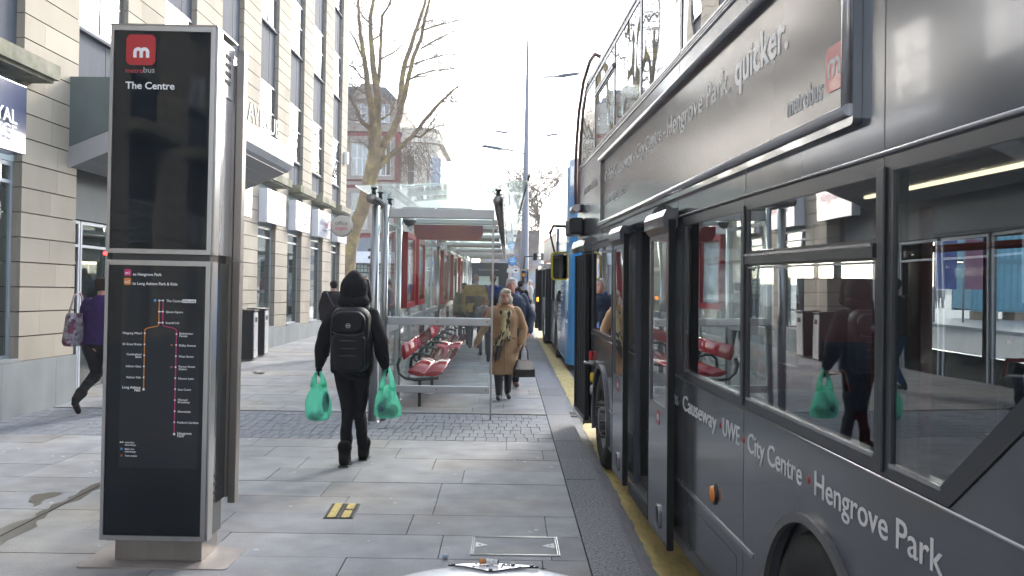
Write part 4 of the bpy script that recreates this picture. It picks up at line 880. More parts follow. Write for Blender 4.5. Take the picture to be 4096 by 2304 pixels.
for k, (y0, y1) in enumerate([(14.7, 16.8), (18.3, 20.9), (22.3, 25.3), (26.6, 29.6), (30.6, 34.4), (35, 39.6)]):
    m = MB(); 
    for j in range(4): m.cbox(-1.52, -.20, y0+(y1-y0)*j/4+.01, y0+(y1-y0)*(j+1)/4-.01, 2.60, 2.63, .005)
    sh(m, 'ceiling_panel', SLT)
for yy in (12.95, 14.3, 17.5, 21.5, 25.9, 30.1): m = MB(); m.cbox(-1.58, -.15, yy-.03, yy+.03, 2.52, 2.585, .008); sh(m, 'cross_beam', ALU)
# hanging red name board
m = MB(); m.prism([[(-1.34, 2.50), (-1.34, 2.38), (-1.31, 2.31), (-1.25, 2.285), (-.45, 2.285), (-.39, 2.31), (-.36, 2.38), (-.36, 2.50)]], 1, 12.9-.035, 12.9+.035); sh(m, 'name_board', M('dark_red_board', (.17, .004, .012), .35, coat=.2))
m = MB(); m.lathe([(0, -.09), (.06, -.07), (.09, -.02), (.095, 0)], (-1.38, 12.6, 2.54), 18, 0); m.lathe([(.10, 0), (.10, .05), (0, .05)], (-1.38, 12.6, 2.54), 18, 1); sh(m, 'camera_dome', [M('smoked_dome', (.05, .06, .07), .08, coat=.6), ALU])
# back wall: glass, poster cases
GB = [11.3, 12.86, 14.5, 16.6, 18.4, 20.2, 22.0, 23.8, 25.6, 27.4, 29.2, 31.0, 34.6, 38.2]
for y0, y1 in zip(GB, GB[1:]):
    m = MB(); m.box(XL-.006, XL+.006, y0+.07, y1-.06, .22, 2.42); sh(m, 'back_glass', GLSH)
    m = MB(); m.cbox(XL-.025, XL+.025, y0-.02, y0+.03, .1, 2.6, .006); m.box(XL-.02, XL+.02, y0+.05, y1-.02, 2.43, 2.48); sh(m, 'glazing_bar', ALU)
random.seed(8)
for y0, y1, z0, z1 in ((12.98, 14.1, 1.30, 2.40), (14.62, 15.75, 1.30, 2.38), (20.4, 21.9, 1.15, 2.36), (24.0, 25.5, 1.15, 2.36), (27.7, 29.0, 1.15, 2.36)):
    m = MB(); m.prism([[(y0, z0), (y1, z0), (y1, z1), (y0, z1)], [(y0+.07, z0+.08), (y1-.07, z0+.08), (y1-.07, z1-.08), (y0+.07, z1-.08)]], 0, XL+.03, XL+.125); m.box(XL+.028, XL+.05, y0+.01, y1-.01, z0+.01, z1-.01)
    fr = sh(m, 'poster_frame', REDP); m = MB(); m.box(XL+.052, XL+.06, y0+.09, y1-.09, z0+.10, z1-.10); sh(m, 'poster', M('poster_sheet', (.45, .47, .62), .4, var=.3, vs=4, col2=(.75, .74, .76), c2s=3), fr)
    m = MB(); m.box(XL+.10, XL+.106, y0+.072, y1-.072, z0+.082, z1-.082); sh(m, 'poster_glass', GLSH, fr)
# lower back rail
m = MB(); m.cbox(XL-.03, XL+.03, 11.3, 38, 1.02, 1.14, .01); sh(m, 'back_rail', M('grey_rail', (.30, .30, .31), .4, .4))
# curved wavy edge fin near the far lamp pole
m = MB(); m.tube([(.235, 10.52, 2.96), (.20, 12.0, 2.86), (.17, 14.5, 2.80)], .014, 8); sh(m, 'roof_edge_bar', STEELD)

# digital advert panel closing the far end
dp = thing('advertising_panel', 'black framed advertising panel standing at the far end of the shelter', 'advertising panel', (-.82, 40.5, 0))
m = MB(); m.prism([[(-.85, 0), (.85, 0), (.85, 2.45), (-.85, 2.45)], [(-.55, .35), (.42, .35), (.42, 1.85), (-.55, 1.85)]], 1, -.12, .12); m.build('frame', BLACKP, dp)
m = MB(); m.box(-.55, .42, -.06, .05, .35, 1.85); m.build('screen', M('pale_green_screen', (.42, .50, .46), .3, var=.1), dp)
text('lettering', 'Bristol Channel', .085, GREYT, dp, frame((-.45, -.123, 2.1), (1, 0, 0), (0, 0, 1), (0, -1, 0)), width=.85)

# bench: red slats on dark curved brackets, dark arm hoops
def bench(y0, length, label):
    Bn = thing('bench', label, 'bench', (-1.15, y0, 0), group='long red benches in the bus shelter')
    n = max(1, round(length/4.1)); L_ = length/n
    for i in range(n):
        a, b_ = i*L_+.004, (i+1)*L_-.004
        for nm, cx, cz, rx, rz, tl in (('backrest', -.235, .735, .030, .105, .10), ('seat', -.065, .452, .118, .032, -.20), ('seat', .165, .450, .122, .032, .12)):
            pr = [(cx+rx*math.cos(t)*math.cos(tl)-rz*math.sin(t)*math.sin(tl), cz+rx*math.cos(t)*math.sin(tl)+rz*math.sin(t)*math.cos(tl)) for t in [2*math.pi*k/20 for k in range(20)]]
            m = MB(); N_ = 12; vs = []; 
            for e in (0, 1): vs += [(x, (a, b_)[e], z) for x, z in pr]
            m.add(vs, [(k, (k+1) % 20, 20+(k+1) % 20, 20+k) for k in range(20)], 0, True); m.add([(x, a, z) for x, z in pr], [tuple(range(20))]); m.add([(x, b_, z) for x, z in pr], [tuple(range(20))]); m.build(nm, REDG, Bn)
    ys = [0.0]+[length*k/(2*n) for k in range(1, 2*n)]+[length-.02]
    for i, yy in enumerate(ys):
        if i == 0: yy = .02
        m = MB(); m.tube([(-.285, yy, .66), (-.315, yy, .56), (-.29, yy, .45), (-.21, yy, .385), (-.08, yy, .365), (.06, yy, .375), (.24, yy, .395)], [(.03, .022), (.035, .022), (.036, .022), (.035, .022), (.03, .022), (.028, .022), (.016, .02)], 10); m.build('bracket', BLACKP, Bn)
        m = MB(); m.box(-.035, .005, yy+.0, yy+.05, 0, .37); m.build('leg', BLACKP, Bn)
    for k in range(int(length/1.25)):
        yy = .6+k*1.25
        m = MB(); m.tube([(-.20, yy, .50), (-.19, yy, .60), (-.13, yy, .66), (-.02, yy, .665), (.06, yy, .645)], [.022, .022, .022, .021, .02], 10); m.ell((.06, yy, .645), (.02, .02, .02)); m.tube([(-.2, yy, .5), (-.19, yy+.04, .43)], .03, 8); m.build('arm_hoop', M('dark_green_arm', (.012, .022, .022), .45), Bn)
    return Bn
bench(12.2, 8.2, 'long glossy red bench with dark arm hoops in the near half of the shelter')
bench(24.6, 8.2, 'distant red bench farther along the shelter behind the waiting people')

# ---------------------------------------------------------------- litter bins and the white lid at the bottom edge
for k, (x, yy, lab) in enumerate(((-5.13, 18.3, 'black litter bin with steel side by the stone wall, nearer of the two'), (-5.19, 19.35, 'black litter bin with steel side by the stone wall, farther of the two'))):
    S = thing('litter_bin', lab, 'litter bin', (x, yy, .0), R(2), group='pair of litter bins by the stone building')
    m = MB(); m.cbox(-.34, 0, 0, .36, .03, 1.0, .012); m.build('body', BLACKP, S)
    m = MB(); m.cbox(.001, .02, .02, .34, .06, .97, .004); m.build('steel_side', ALU, S)
    m = MB(); m.cbox(-.36, .04, -.02, .38, 1.001, 1.03, .008); m.build('lid', BLACKP, S)
    m = MB(); m.box(.021, .026, .10, .26, .78, .88); m.box(.021, .024, .05, .08, .2, .22); m.box(.021, .024, .05, .08, .7, .72); m.build('slot', BLACKM, S)
Wb = thing('litter_bin', 'white domed lid of a round litter bin at the bottom edge of the picture', 'litter bin', (-.035, 2.33, 0))
m = MB(); m.lathe([(0, .906), (.12, .9055), (.24, .904), (.33, .900), (.352, .896), (.366, .884), (.368, .85), (.345, .845)], n=64); m.build('lid', M('white_enamel', (.62, .63, .66), .35, var=.12, vs=7, bump=.12, bs=25, coat=.4, col2=(.35, .36, .38), c2s=40, c2t=.70, c2w=.03), Wb)
m = MB(); m.lathe([(.33, .84), (.33, .05), (.30, .0), (0, 0)], n=48); m.build('body', M('bin_body', (.10, .10, .11), .5), Wb)
m = MB(); pl_ = [(-.125, .318), (-.08, .310), (-.04, .288), (-.01, .268), (.01, .268), (.05, .288), (.09, .306), (.14, .312), (.10, .330), (0, .345), (-.08, .336)]
m.prism([pl_], 2, .902, .9065); 
m.build('ash_plate', M('white_enamel'), Wb)
m = MB(); m.tube([(x, y-.002, .9065) for x, y in pl_[:8]], .0022, 6); m.build('plate_edge', BLACKP, Wb)
m = MB()
for x, y in ((-.11, .320), (0, .276), (.12, .316), (.065, .325)): m.tube([(x, y, .905), (x, y, .9115)], .0065, 6)
m.build('bolt', BLACKP, Wb)
random.seed(4); m = MB()
for k in range(90):
    x = random.gauss(.02, .07); y = random.gauss(.32, .016)
    if (x*x+y*y) > .12 or random.random() < .2: continue
    m.ell((x, y, .9075), (random.uniform(.001, .006), random.uniform(.001, .003), .0008), 6)
tag(m.build('ash', M('cigarette_ash', (.06, .06, .06), .9)), 'grey cigarette ash scattered on the white bin lid', 'ash', kind='stuff'); bpy.data.objects['ash'].location = (-.035, 2.33, 0)
for (x, y, rz, lb, white) in ((-.02, .330, 15, 'stubbed-out cigarette end with orange filter lying on the white bin lid', 0), (.006, .326, -8, 'white crushed cigarette end beside the orange one on the white bin lid', 1)):
    S = thing('cigarette_end', lb, 'cigarette end', (-.035+x, 2.33+y, .9155), R(rz))
    m = MB(); m.tube([(-.014, 0, 0), (.004, 0, 0)], [.008, .0078], 12); m.build('filter', M('cork_filter', (.50, .20, .07), .8, var=.15) if not white else WHITE, S)
    m = MB(); m.tube([(.0045, 0, 0), (.014, .001, 0)], [.0076, .0068], 12); m.build('paper', WHITE, S); m = MB(); m.ell((.0145, 0, 0), (.003, .0065, .0065), 8); m.build('burnt_tip', BLACKM, S)
# ---------------------------------------------------------------- street lamps
LP = M('lamp_post_grey', (.20, .215, .26), .45, .2, var=.04)
def lamp(x, Y, h, arms, label, r0=.14, r1=.05):
    S = thing('street_lamp', label, 'street lamp', (x, Y, -.1), rx=TILT, group='tall tapering street lamps')
    m = MB(); m.tube([(0, 0, 0), (0, 0, .8), (0, 0, h*.5), (0, 0, h)], [r0*1.15, r0, (r0+r1)/2, r1], 16); m.ell((0, 0, h), (r1*.8, r1*.8, .12)); m.build('mast', LP, S)
    for sx, z, ln in arms:
        m = MB(); e = ln*.86
        m.tube([(0, 0, z-.18), (sx*e*.5, 0, z-.06), (sx*e, 0, z+.0)], .028, 6); m.tube([(0, 0, z-.02), (sx*e, 0, z+.02)], .018, 6); m.build('arm', LP, S)
        m = MB(); m.tube([(sx*e*.92, 0, z), (sx*(e+.25), 0, z+.04), (sx*(e+.75), 0, z+.12), (sx*(e+1.1), 0, z+.13)], [(.02, .05), (.07, .16), (.06, .15), (.01, .03)], 12, up=(0, 0, 1)); m.build('lamp_head', M('lamp_head_grey', (.14, .17, .23), .3, .3), S)
lamp(.66, 36.0, 11.35, [(1, 9.95, 1.35), (-1, 7.0, 1.0)], 'tallest grey street lamp rising beside the shelter roof, one arm each side at different heights', .19, .045)
lamp(1.08, 55.0, 11.3, [(-1, 10.7, 1.25), (1, 10.6, 1.25)], 'slimmer farther street lamp with paired arms just behind the tall mast', .17, .045)
# flag sign and camera plate on a post
S = thing('bus_stop_sign', 'round blue bus sign above a small white camera plate beyond the shelter', 'sign', (.13, 40, 0), rx=TILT)
m = MB(); m.tube([(.12, .03, 0), (.12, .03, 2.75)], .035, 10); m.build('post', LP, S)
my = Matrix.Rotation(R(90), 3, 'X')
m = MB(); m.lathe([(0, .012), (.19, .012), (.19, -.01), (0, -.01)], (.06, 0, 2.52), 28, mx=my); m.build('disc', M('sign_blue', (.05, .30, .68), .4), S)
m = MB(); m.cbox(-.04, .16, -.02, -.013, 2.49, 2.57, .004); m.box(-.02, .14, -.0215, -.0201, 2.54, 2.56, 1); m.tube([(0.0, -.014, 2.62), (.12, -.014, 2.62)], .02, 6); m.build('bus_symbol', [WHITE, M('sign_blue')], S)
text('lettering', 'local', .045, LETW, S, frame((.06, -.014, 2.40), (1, 0, 0), (0, 0, 1), (0, -1, 0)), align='CENTER')
m = MB(); m.box(-.16, .34, -.012, .0, 2.03, 2.20); m.build('plate', WHITE, S)
text('lettering', 'Bus lane', .045, BLACKP, S, frame((-.14, -.015, 2.135), (1, 0, 0), (0, 0, 1), (0, -1, 0)), width=.27)
text('lettering', 'cameras', .045, BLACKP, S, frame((-.14, -.015, 2.055), (1, 0, 0), (0, 0, 1), (0, -1, 0)), width=.25)
m = MB(); m.box(.18, .28, -.016, -.0125, 2.08, 2.16); m.box(.285, .31, -.016, -.0125, 2.10, 2.14); m.build('camera_symbol', BLACKP, S)
# traffic light
def P_(u, v, Y): return pix(u, v, Y)
p = P_(1497, 1100, 34)
S = thing('traffic_light', 'black three-lamp traffic signal seen from the side left of the shelter', 'traffic light', (p.x, 34, 0), rx=TILT)
m = MB(); m.tube([(.10, 0, 0), (.10, 0, 3.3)], .05, 10); m.build('post', BLACKP, S)
zt = P_(1497, 983, 34).z; m = MB(); m.cbox(-.04, .10, -.16, .16, zt-.86, zt, .02); m.build('signal_box', BLACKP, S); m = MB(); m.box(.085, .10, -.22, .22, zt-.92, zt+.05); m.build('backing_board', M('white_edge_board', (.5, .5, .52)), S)
for k in range(3):
    m = MB(); zc = zt-.15-k*.28; q = arc(0, 0, .11, 10, 170, 8); vs = [( -.04, .11*math.cos(R(a)), zc+.11*math.sin(R(a))) for a in range(0, 181, 20)]+[(-.24, .10*math.cos(R(a)), zc+.11*math.sin(R(a))-.07) for a in range(0, 181, 20)]
    m.add(vs, [(i, i+1, 11+i, 10+i) for i in range(9)]); m.tube([(-.04, 0, zc), (-.06, 0, zc)], .1, 14); m.build('lamp_hood', BLACKP, S)

# ---------------------------------------------------------------- trees (bare, late winter)
BARK = M('plane_tree_bark', (.19, .145, .085), .9, var=.3, vs=2.5, bump=.8, bs=9, spec=.15, col2=(.27, .215, .09), c2s=1.6, c2t=.55, c2w=.03)
TWIG = M('twig_bark', (.17, .13, .10), .9, var=.2)
def twigs(mb, p, d, ln, r, depth, rng, droop=0.0, wob=.25):
    n = 4; pts = [p]; dd = V(d).normalized()
    for i in range(n):
        dd = (dd+V((rng.gauss(0, wob), rng.gauss(0, wob), rng.gauss(0, wob)-droop))).normalized(); pts.append(pts[-1]+dd*ln/n)
    mb.tube(pts, [r, r*.85, r*.7, r*.55, r*.35], 5 if r < .03 else 7, cap=False)
    if depth > 0:
        for i in range(1, n+1):
            for k in range(rng.choice((1, 2))):
                e = (dd*.6+V((rng.gauss(0, .7), rng.gauss(0, .7), rng.gauss(.15, .5)))).normalized(); twigs(mb, pts[i], e, ln*rng.uniform(.45, .7), r*.55, depth-1, rng, droop*1.3, wob)
rng = random.Random(21)
TY = 45.0
Tr = thing('plane_tree', 'big bare plane tree with mottled yellow bark leaning past the building corner', 'tree', (-7.9, TY, 0))
def tz_(x, y, dy=0): return pix(900+x/1.2578, y/1.2578, TY+dy)-V((-7.9, TY, 0))
def limb(pts, r0, r1, name='limb', par=Tr, mat=BARK, n=12, dys=None, tw=0):
    k = len(pts); P = [tz_(x, y, (dys[i] if dys else 0)) for i, (x, y) in enumerate(pts)]
    fine = []; 
    for i in range(k-1):
        for j in range(3): fine.append(P[i].lerp(P[i+1], j/3)+V([noise.noise(V((x_+j, i*3.1, P[i].z)))*.05 for x_ in (1, 5, 9)])*(1 if j else 0))
    fine.append(P[-1]); K = len(fine)
    m = MB(); m.tube(fine, [r0+(r1-r0)*i/(K-1) for i in range(K)], n, cap=True); o = m.build(name, mat, par)
    return fine
m = MB(); tr = [(600, 1470), (612, 1400), (625, 1250), (650, 1150), (690, 1060), (718, 960), (738, 860), (752, 790), (762, 740)]
P = [tz_(x, y) for x, y in tr]; P[0].z = -.3; rr = [.52, .44, .38, .36, .36, .36, .36, .36, .34]
m.tube(P, rr, 20); trunk = m.build('trunk', BARK, Tr)
tv = trunk.data
for q in tv.vertices: q.co += q.normal*.06*noise.noise(q.co*1.3)
LIMBS = [([(755, 790), (762, 700), (765, 600), (768, 500), (762, 440)], .30, .20, [0]*5), ([(762, 450), (745, 330), (735, 200), (730, 90), (745, 10), (760, -120)], .20, .08, [0, .3, .6, .8, 1, 1.2]),
 ([(745, 780), (742, 680), (745, 600), (735, 520), (718, 440), (712, 370), (700, 290), (680, 170), (672, 60), (668, -80)], .27, .07, [0, -.3, -.6, -.8, -1, -1.2, -1.4, -1.6, -1.7, -1.8]),
 ([(765, 470), (778, 350), (785, 200), (790, 80), (830, 20), (850, -80)], .13, .05, [0, .5, 1, 1.2, 1.3, 1.4]),
 ([(770, 800), (800, 720), (850, 650), (880, 570), (885, 480), (890, 400), (905, 320), (945, 200), (975, 110), (1005, 20), (1030, -100)], .27, .08, [0, .5, 1, 1.5, 2, 2.2, 2.4, 2.8, 3.1, 3.3, 3.5]),
 ([(872, 590), (905, 480), (925, 380), (950, 280), (985, 200), (1000, 120), (1020, 40), (1045, -60)], .17, .07, [1.4, 1, .8, .6, .4, .2, 0, -.2]),
 ([(768, 845), (820, 790), (880, 742), (940, 690), (1000, 610), (1085, 512), (1135, 465), (1175, 434)], .20, .055, [0, .4, .8, 1.2, 1.6, 2, 2.3, 2.4]),
 ([(950, 682), (985, 690), (1010, 668), (1050, 640), (1100, 626)], .075, .04, [1.2, 1.1, 1, .9, .8]), ([(1010, 668), (1035, 620), (1068, 578)], .05, .03, [1, 1.1, 1.2]), ([(1085, 512), (1130, 508), (1170, 511)], .045, .03, [2, 2, 2]),
 ([(742, 660), (712, 632), (685, 610), (665, 550), (645, 520), (620, 475)], .15, .06, [-.3, -.7, -1, -1.2, -1.3, -1.4]), ([(690, 612), (650, 605), (615, 598)], .06, .04, [-1, -1.2, -1.3]),
 ([(905, 345), (960, 318), (1030, 295), (1090, 278), (1157, 275)], .07, .03, [2.4, 2.3, 2.2, 2.1, 2]), ([(925, 400), (975, 375), (1060, 352), (1120, 348), (1170, 349)], .07, .03, [.8, .6, .5, .4, .3]), ([(930, 395), (980, 385), (1048, 382)], .05, .03, [.8, .6, .5]),
 ([(985, 245), (1030, 220), (1080, 190), (1125, 172), (1145, 160)], .06, .03, [.6, .4, .2, 0, 0]), ([(1000, 150), (1060, 130), (1120, 115), (1190, 100)], .06, .03, [.2, 0, -.2, -.4]), ([(965, 160), (1010, 110), (1048, 98)], .05, .03, [2.8, 2.6, 2.5]),
 ([(780, 300), (830, 275), (860, 255), (892, 228)], .06, .03, [.8, 1, 1.2, 1.4]), ([(712, 400), (685, 390), (655, 345), (622, 325)], .06, .035, [-1, -1.2, -1.3, -1.4]), ([(700, 300), (670, 240), (650, 190), (630, 165)], .07, .04, [-1.4, -1.5, -1.6, -1.7]),
 ([(720, 480), (680, 455), (640, 430), (615, 420)], .05, .03, [-.8, -1, -1.1, -1.2]), ([(735, 120), (700, 90), (660, 30), (640, 5)], .06, .03, [.6, .4, .2, 0]), ([(745, 200), (775, 180), (790, 150)], .06, .04, [.6, .7, .8]), ([(790, 600), (830, 575), (850, 540), (820, 500)], .07, .03, [0, -.4, -.7, -1]), ([(735, 760), (700, 720), (620, 712)], .05, .03, [0, -.6, -1])]
tw = MB()
for pts, r0, r1, dys in LIMBS:
    r0 *= .82; r1 *= .8
    f = limb(pts, r0, r1, dys=dys)
    K = len(f)
    for i in range(2, K):
        if r0 < .10 or i > K*.45:
            for _ in range(3 if r0 < .12 else 2):
                dd = V((rng.gauss(.2, .6), rng.gauss(0, .6), rng.gauss(.3, .6)))
                twigs(tw, f[i], dd, rng.uniform(.6, 1.7), .013, 1, rng, .03)
for _ in range(60):                                   # hanging outer sprays
    i = rng.randrange(6); base = tz_(rng.uniform(860, 1010), rng.uniform(690, 770), rng.uniform(0, 2)); twigs(tw, base, V((rng.gauss(.3, .5), rng.gauss(0, .5), -.9)), rng.uniform(1.2, 2.4), .014, 1, rng, .12, .18)
tw.build('fine_twigs', TWIG, Tr)['kind'] = 'stuff'
sb = MB()
for _ in range(90): q = tz_(rng.uniform(830, 1010), rng.uniform(700, 960), rng.uniform(0, 3)); sb.ell(q, (.022,)*3, 6)
sb.build('seed_balls', M('seed_ball', (.10, .08, .06)), Tr)['kind'] = 'stuff'
def bare_tree(x, Y, h, label, seed, spread=1.0):
    rg = random.Random(seed); S = thing('bare_tree', label, 'tree', (x, Y, 0), group='leafless trees far down the street')
    m = MB(); m.tube([(0, 0, -.3), (.1, 0, h*.2), (0, .1, h*.42)], [h*.022, h*.018, h*.014], 8); m.build('trunk', TWIG, S)
    c = MB()
    for _ in range(8):
        a = rg.uniform(0, 6.28); twigs(c, V((0, 0, h*rg.uniform(.25, .42))), V((math.cos(a)*.7*spread, math.sin(a)*.7*spread, .9)), h*.5, h*.009, 3, rg, 0, .22)
    c.build('crown', TWIG, S)
bare_tree(3.3, 75, 12, 'leafless tree far off, tallest just right of the lamp masts', 2); bare_tree(5.2, 95, 13, 'leafless tree farthest off, partly behind the blue bus roofline', 5); bare_tree(2.0, 105, 9, 'small distant leafless tree behind the blue round sign', 9)

# ---------------------------------------------------------------- buildings beyond the tree
BRK = M('red_brick', (.20, .038, .034), .85, var=.2, vs=3, bump=.3, bs=30); LST = M('pale_bay_stone', (.26, .22, .19), .85, var=.12); CRM = M('cream_render', (.56, .52, .44), .8, var=.06, vs=.5); ROOFM = M('slate_roof', (.09, .10, .12), .7, var=.2)
GFAR = GL('far_window_glass', (.25, .28, .3), 1.6, boost=2.0); SASH = M('sash_white', (.55, .56, .58), .6)
Y0 = 68.0
def wx(u): return pix(u, 900, Y0).x
RB = thing('brick_building', 'dark red brick corner building with stone bays behind the plane tree', 'building', (0, Y0, 0))
xr = wx(1592); xl = -32
m = MB(); m.box(xl, xr, 0, 12, 4.6, 12.6); m.build('wall', BRK, RB)
m = MB(); m.box(xl, xr+.1, -.25, 12.2, 12.6, 13.0); m.box(xl, xr+.05, -.15, 12, 8.6, 8.85); m.box(xl, xr, .2, 11.8, 13.0, 15.0); m.prism([(wx(1395), 15.0), (wx(1540), 15.0), (wx(1480), 16.2), (wx(1440), 16.2)], 1, -.1, 6); m.build('attic', LST, RB)
m = MB(); m.prism([(xl, 15.01), (xr, 15.01), (xr-1.5, 16.6), (xl+1, 16.6)], 1, 3, 11); m.build('roof', ROOFM, RB)
def fwin(par, x0, x1, z0, z1, cols=2, stone=True, y=0):
    f = MB(); 
    if stone: f.prism([[(x0-.3, z0-.3), (x1+.3, z0-.3), (x1+.3, z1+.35), (x0-.3, z1+.35)], [(x0, z0), (x1, z0), (x1, z1), (x0, z1)]], 1, y-.18, y-.002, 0)
    hl = []
    for i in range(cols):
        a = x0+(x1-x0)*i/cols+.05; b_ = x0+(x1-x0)*(i+1)/cols-.05; zm = (z0+z1)/2
        hl += [[(a, z0+.06), (b_, z0+.06), (b_, zm-.03), (a, zm-.03)], [(a, zm+.03), (b_, zm+.03), (b_, z1-.06), (a, z1-.06)]]
    f.prism([[(x0, z0), (x1, z0), (x1, z1), (x0, z1)]]+hl, 1, y-.10, y-.03, 1); w = f.build('window', [LST, SASH], par)
    q = MB(); q.box(x0+.04, x1-.04, y-.06, y-.05, z0+.05, z1-.05); q.build('pane', GFAR, w); q = MB(); q.box(x0, x1, y-.012, y-.004, z0, z1); q.build('backing', M('dark_room', (.06, .065, .07)), w)
for u0, u1 in ((1402, 1470), (1500, 1560)):
    for z0, z1, c in ((5.3, 8.0, 2), (9.3, 11.9, 3)): fwin(RB, wx(u0), wx(u1), z0, z1, c)
    fwin(RB, wx(u0+8), wx(u1-8), 13.3, 14.7, 2, False, .2)
for k in range(5): fwin(RB, xl+2+k*3.6, xl+4+k*3.6, 5.3, 8.0); fwin(RB, xl+2+k*3.6, xl+4+k*3.6, 9.3, 11.9)
# shop at street level
m = MB(); m.box(xl, wx(1880), -.6, 0, 3.55, 4.6); m.build('cornice', M('blue_grey_cornice', (.14, .16, .19)), RB)
m = MB(); m.box(wx(1385), wx(1590), -.75, -.62, 2.75, 3.6); m.build('shop_fascia', M('white_fascia', (.60, .61, .66), .5), RB)
m = MB()
for u in (1388, 1402, 1483, 1540, 1590): m.box(wx(u), wx(u)+.22, -.62, -.3, 0, 2.75)
m.box(wx(1388), wx(1590), -.6, -.5, 1.98, 2.08); m.box(wx(1388), wx(1590), -.6, -.5, 2.6, 2.75)
for k in range(14): x = wx(1390)+k*(wx(1590)-wx(1390))/14; m.box(x, x+.05, -.58, -.52, 2.08, 2.6)
m.box(wx(1388), wx(1590), -.58, -.52, 2.32, 2.37); m.build('shop_frame', BLACKP, RB)
m = MB(); m.box(xl, wx(1880), -.25, -.1, 0, 3.55); m.build('shop_interior', M('pale_green_shop', (.36, .47, .42), .6, var=.1, vs=.6), RB)
m = MB(); m.box(wx(1440), wx(1472), -.48, -.44, .35, 1.75, 0); m.box(wx(1442)+.05, wx(1470)-.05, -.485, -.481, 1.2, 1.3, 1); m.box(wx(1442)+.05, wx(1462), -.485, -.481, 1.0, 1.08, 1); m.build('shop_poster', [M('poster_red', (.50, .02, .04)), WHITE], RB)
# cream corner tower
CT = thing('cream_building', 'pale cream rendered building with a rounded corner right of the brick one', 'building', (0, Y0, 0))
xc, rc = wx(1672), wx(1744)-wx(1672); xl2 = xr+.02
def cprof(r): return [(xl2, 1.0), (xl2, 12), (xc+r, 12)]+[(xc+r*math.cos(R(a)), 1.0+r-r*math.sin(R(a))+0) for a in range(0, 91, 9)]
def cpl(r, z0, z1, mb, mi=0): mb.prism([[(xl2, 1+rc-r), (xl2, 12), (xc+r, 12)]+[(xc+r*math.cos(R(a)), 1.0+rc-r*math.sin(R(a))) for a in range(0, 91, 9)]], 2, z0, z1, mi)
m = MB(); cpl(rc, 3.8, 12.0, m); cpl(rc-.1, 12.3, 13.0, m); cpl(rc+.0, 13.0, 13.15, m); m.build('wall', CRM, CT)
m = MB(); cpl(rc+.35, 12.0, 12.3, m); cpl(rc+.1, 4.5, 4.8, m); m.build('cornice', CRM, CT)
m = MB(); cpl(rc-.2, .0, 3.8, m); m.build('ground_floor', M('dark_shopfront', (.08, .085, .09), .4), CT)
for z0, z1 in ((8.6, 11.0), (5.4, 7.6)):
    fwin(CT, wx(1620), wx(1650), z0, z1, 1, False, 1.0)
    a = 38; q = MB(); cx = xc+rc*math.cos(R(a)); cy = 1+rc-rc*math.sin(R(a)); mxr = frame((cx, cy, 0), V((math.sin(R(a)), math.cos(R(a)), 0)), V((math.cos(R(a)), -math.sin(R(a)), 0))*-1, (0, 0, 1))
    q.prism([[(-.6, z0), (.6, z0), (.6, z1), (-.6, z1)], [(-.5, z0+.1), (.5, z0+.1), (.5, (z0+z1)/2), (-.5, (z0+z1)/2)], [(-.5, (z0+z1)/2+.06), (.5, (z0+z1)/2+.06), (.5, z1-.1), (-.5, z1-.1)]], 1, -.10, .05, 0, mx=mxr); w = q.build('window', SASH, CT)
    q = MB(); q.box(-.5, .5, -.03, -.01, z0+.08, z1-.08, mx=mxr); q.build('pane', M('pane_far', (.20, .25, .33), .1, coat=.5), w)
# long low terrace closing the street beyond, hazy
def block(name, label, x0, x1, Y, h, mat, n, fl, cat='building'):
    S = thing(name, label, cat, (x0, Y, 0)); W_ = x1-x0
    m = MB(); m.box(0, W_, 0, 10, -.3, h); m.build('wall', mat, S); m = MB(); m.box(-.2, W_+.2, -.3, 10.2, h, h+.3); m.prism([(0, h+.3), (W_, h+.3), (W_-2, h+2.2), (2, h+2.2)], 1, 1, 9); m.build('roof', ROOFM, S)
    for f in range(fl):
        for k in range(n): xx = (k+.5)*W_/n; z = 1.2+f*(h-.8)/fl; q = MB(); q.box(xx-.55, xx+.55, -.06, -.005, z, z+1.5); q.build('window', M('pane_far', (.2, .25, .33)), S)
    return S
block('terrace_building', 'faint brown terrace closing the far end of the street', -4.0, 9, 130, 6.6, M('far_brown_brick', (.30, .24, .21), .9), 6, 2)
block('terrace_building', 'pale far terrace to the right beyond the bare trees', 9.5, 40, 150, 8.5, CRM, 10, 3)
# building behind the camera that the glass mirrors, pale stone with upright dark windows
S = block('office_building', 'tall pale stone building behind the viewer mirrored in the dark pillar and shelter glass', -9, 14, -42, 17, STONE, 8, 5); S.rotation_euler = (0, 0, R(180)); S.location = (14, -32, 0)
# across the road: containers on timber blocks, banners
CON = M('container_blue', (.13, .36, .48), .5, .1, var=.12, vs=2)
def container(x, y, z, rz, label):
    S = thing('shipping_container', label, 'container', (x, y, z), rz, group='blue containers on the square'); m = MB(); pts = []
    L_ = 6.0
    k = 0; xx = 0
    while xx < L_: pts += [(xx, 0), (xx+.1, 0), (xx+.17, .05), (xx+.27, .05)]; xx += .34
    pts = [(min(a, L_), b_) for a, b_ in pts]; m.prism([pts+[(L_, 2.4), (0, 2.4)]], 2, .12, 2.48); m.build('corrugated_wall', CON, S)
    m = MB()
    for xx in (-.02, L_-.08):
        for yy in (-.03, 2.33): m.box(xx, xx+.1, yy, yy+.1, 0, 2.6)
    for zz in (0, 2.48): m.box(0.08, L_-.08, -.03, .05, zz, zz+.12); m.box(0.08, L_-.08, 2.35, 2.43, zz, zz+.12)
    m.build('corner_frame', M('container_frame', (.10, .28, .38), .5), S); return S
container(24.2, 47, .45, R(-4), 'blue corrugated shipping container on timber blocks, lower of the stacked pair'); container(24.2, 47, 3.08, R(-4), 'blue corrugated shipping container, upper of the stacked pair')
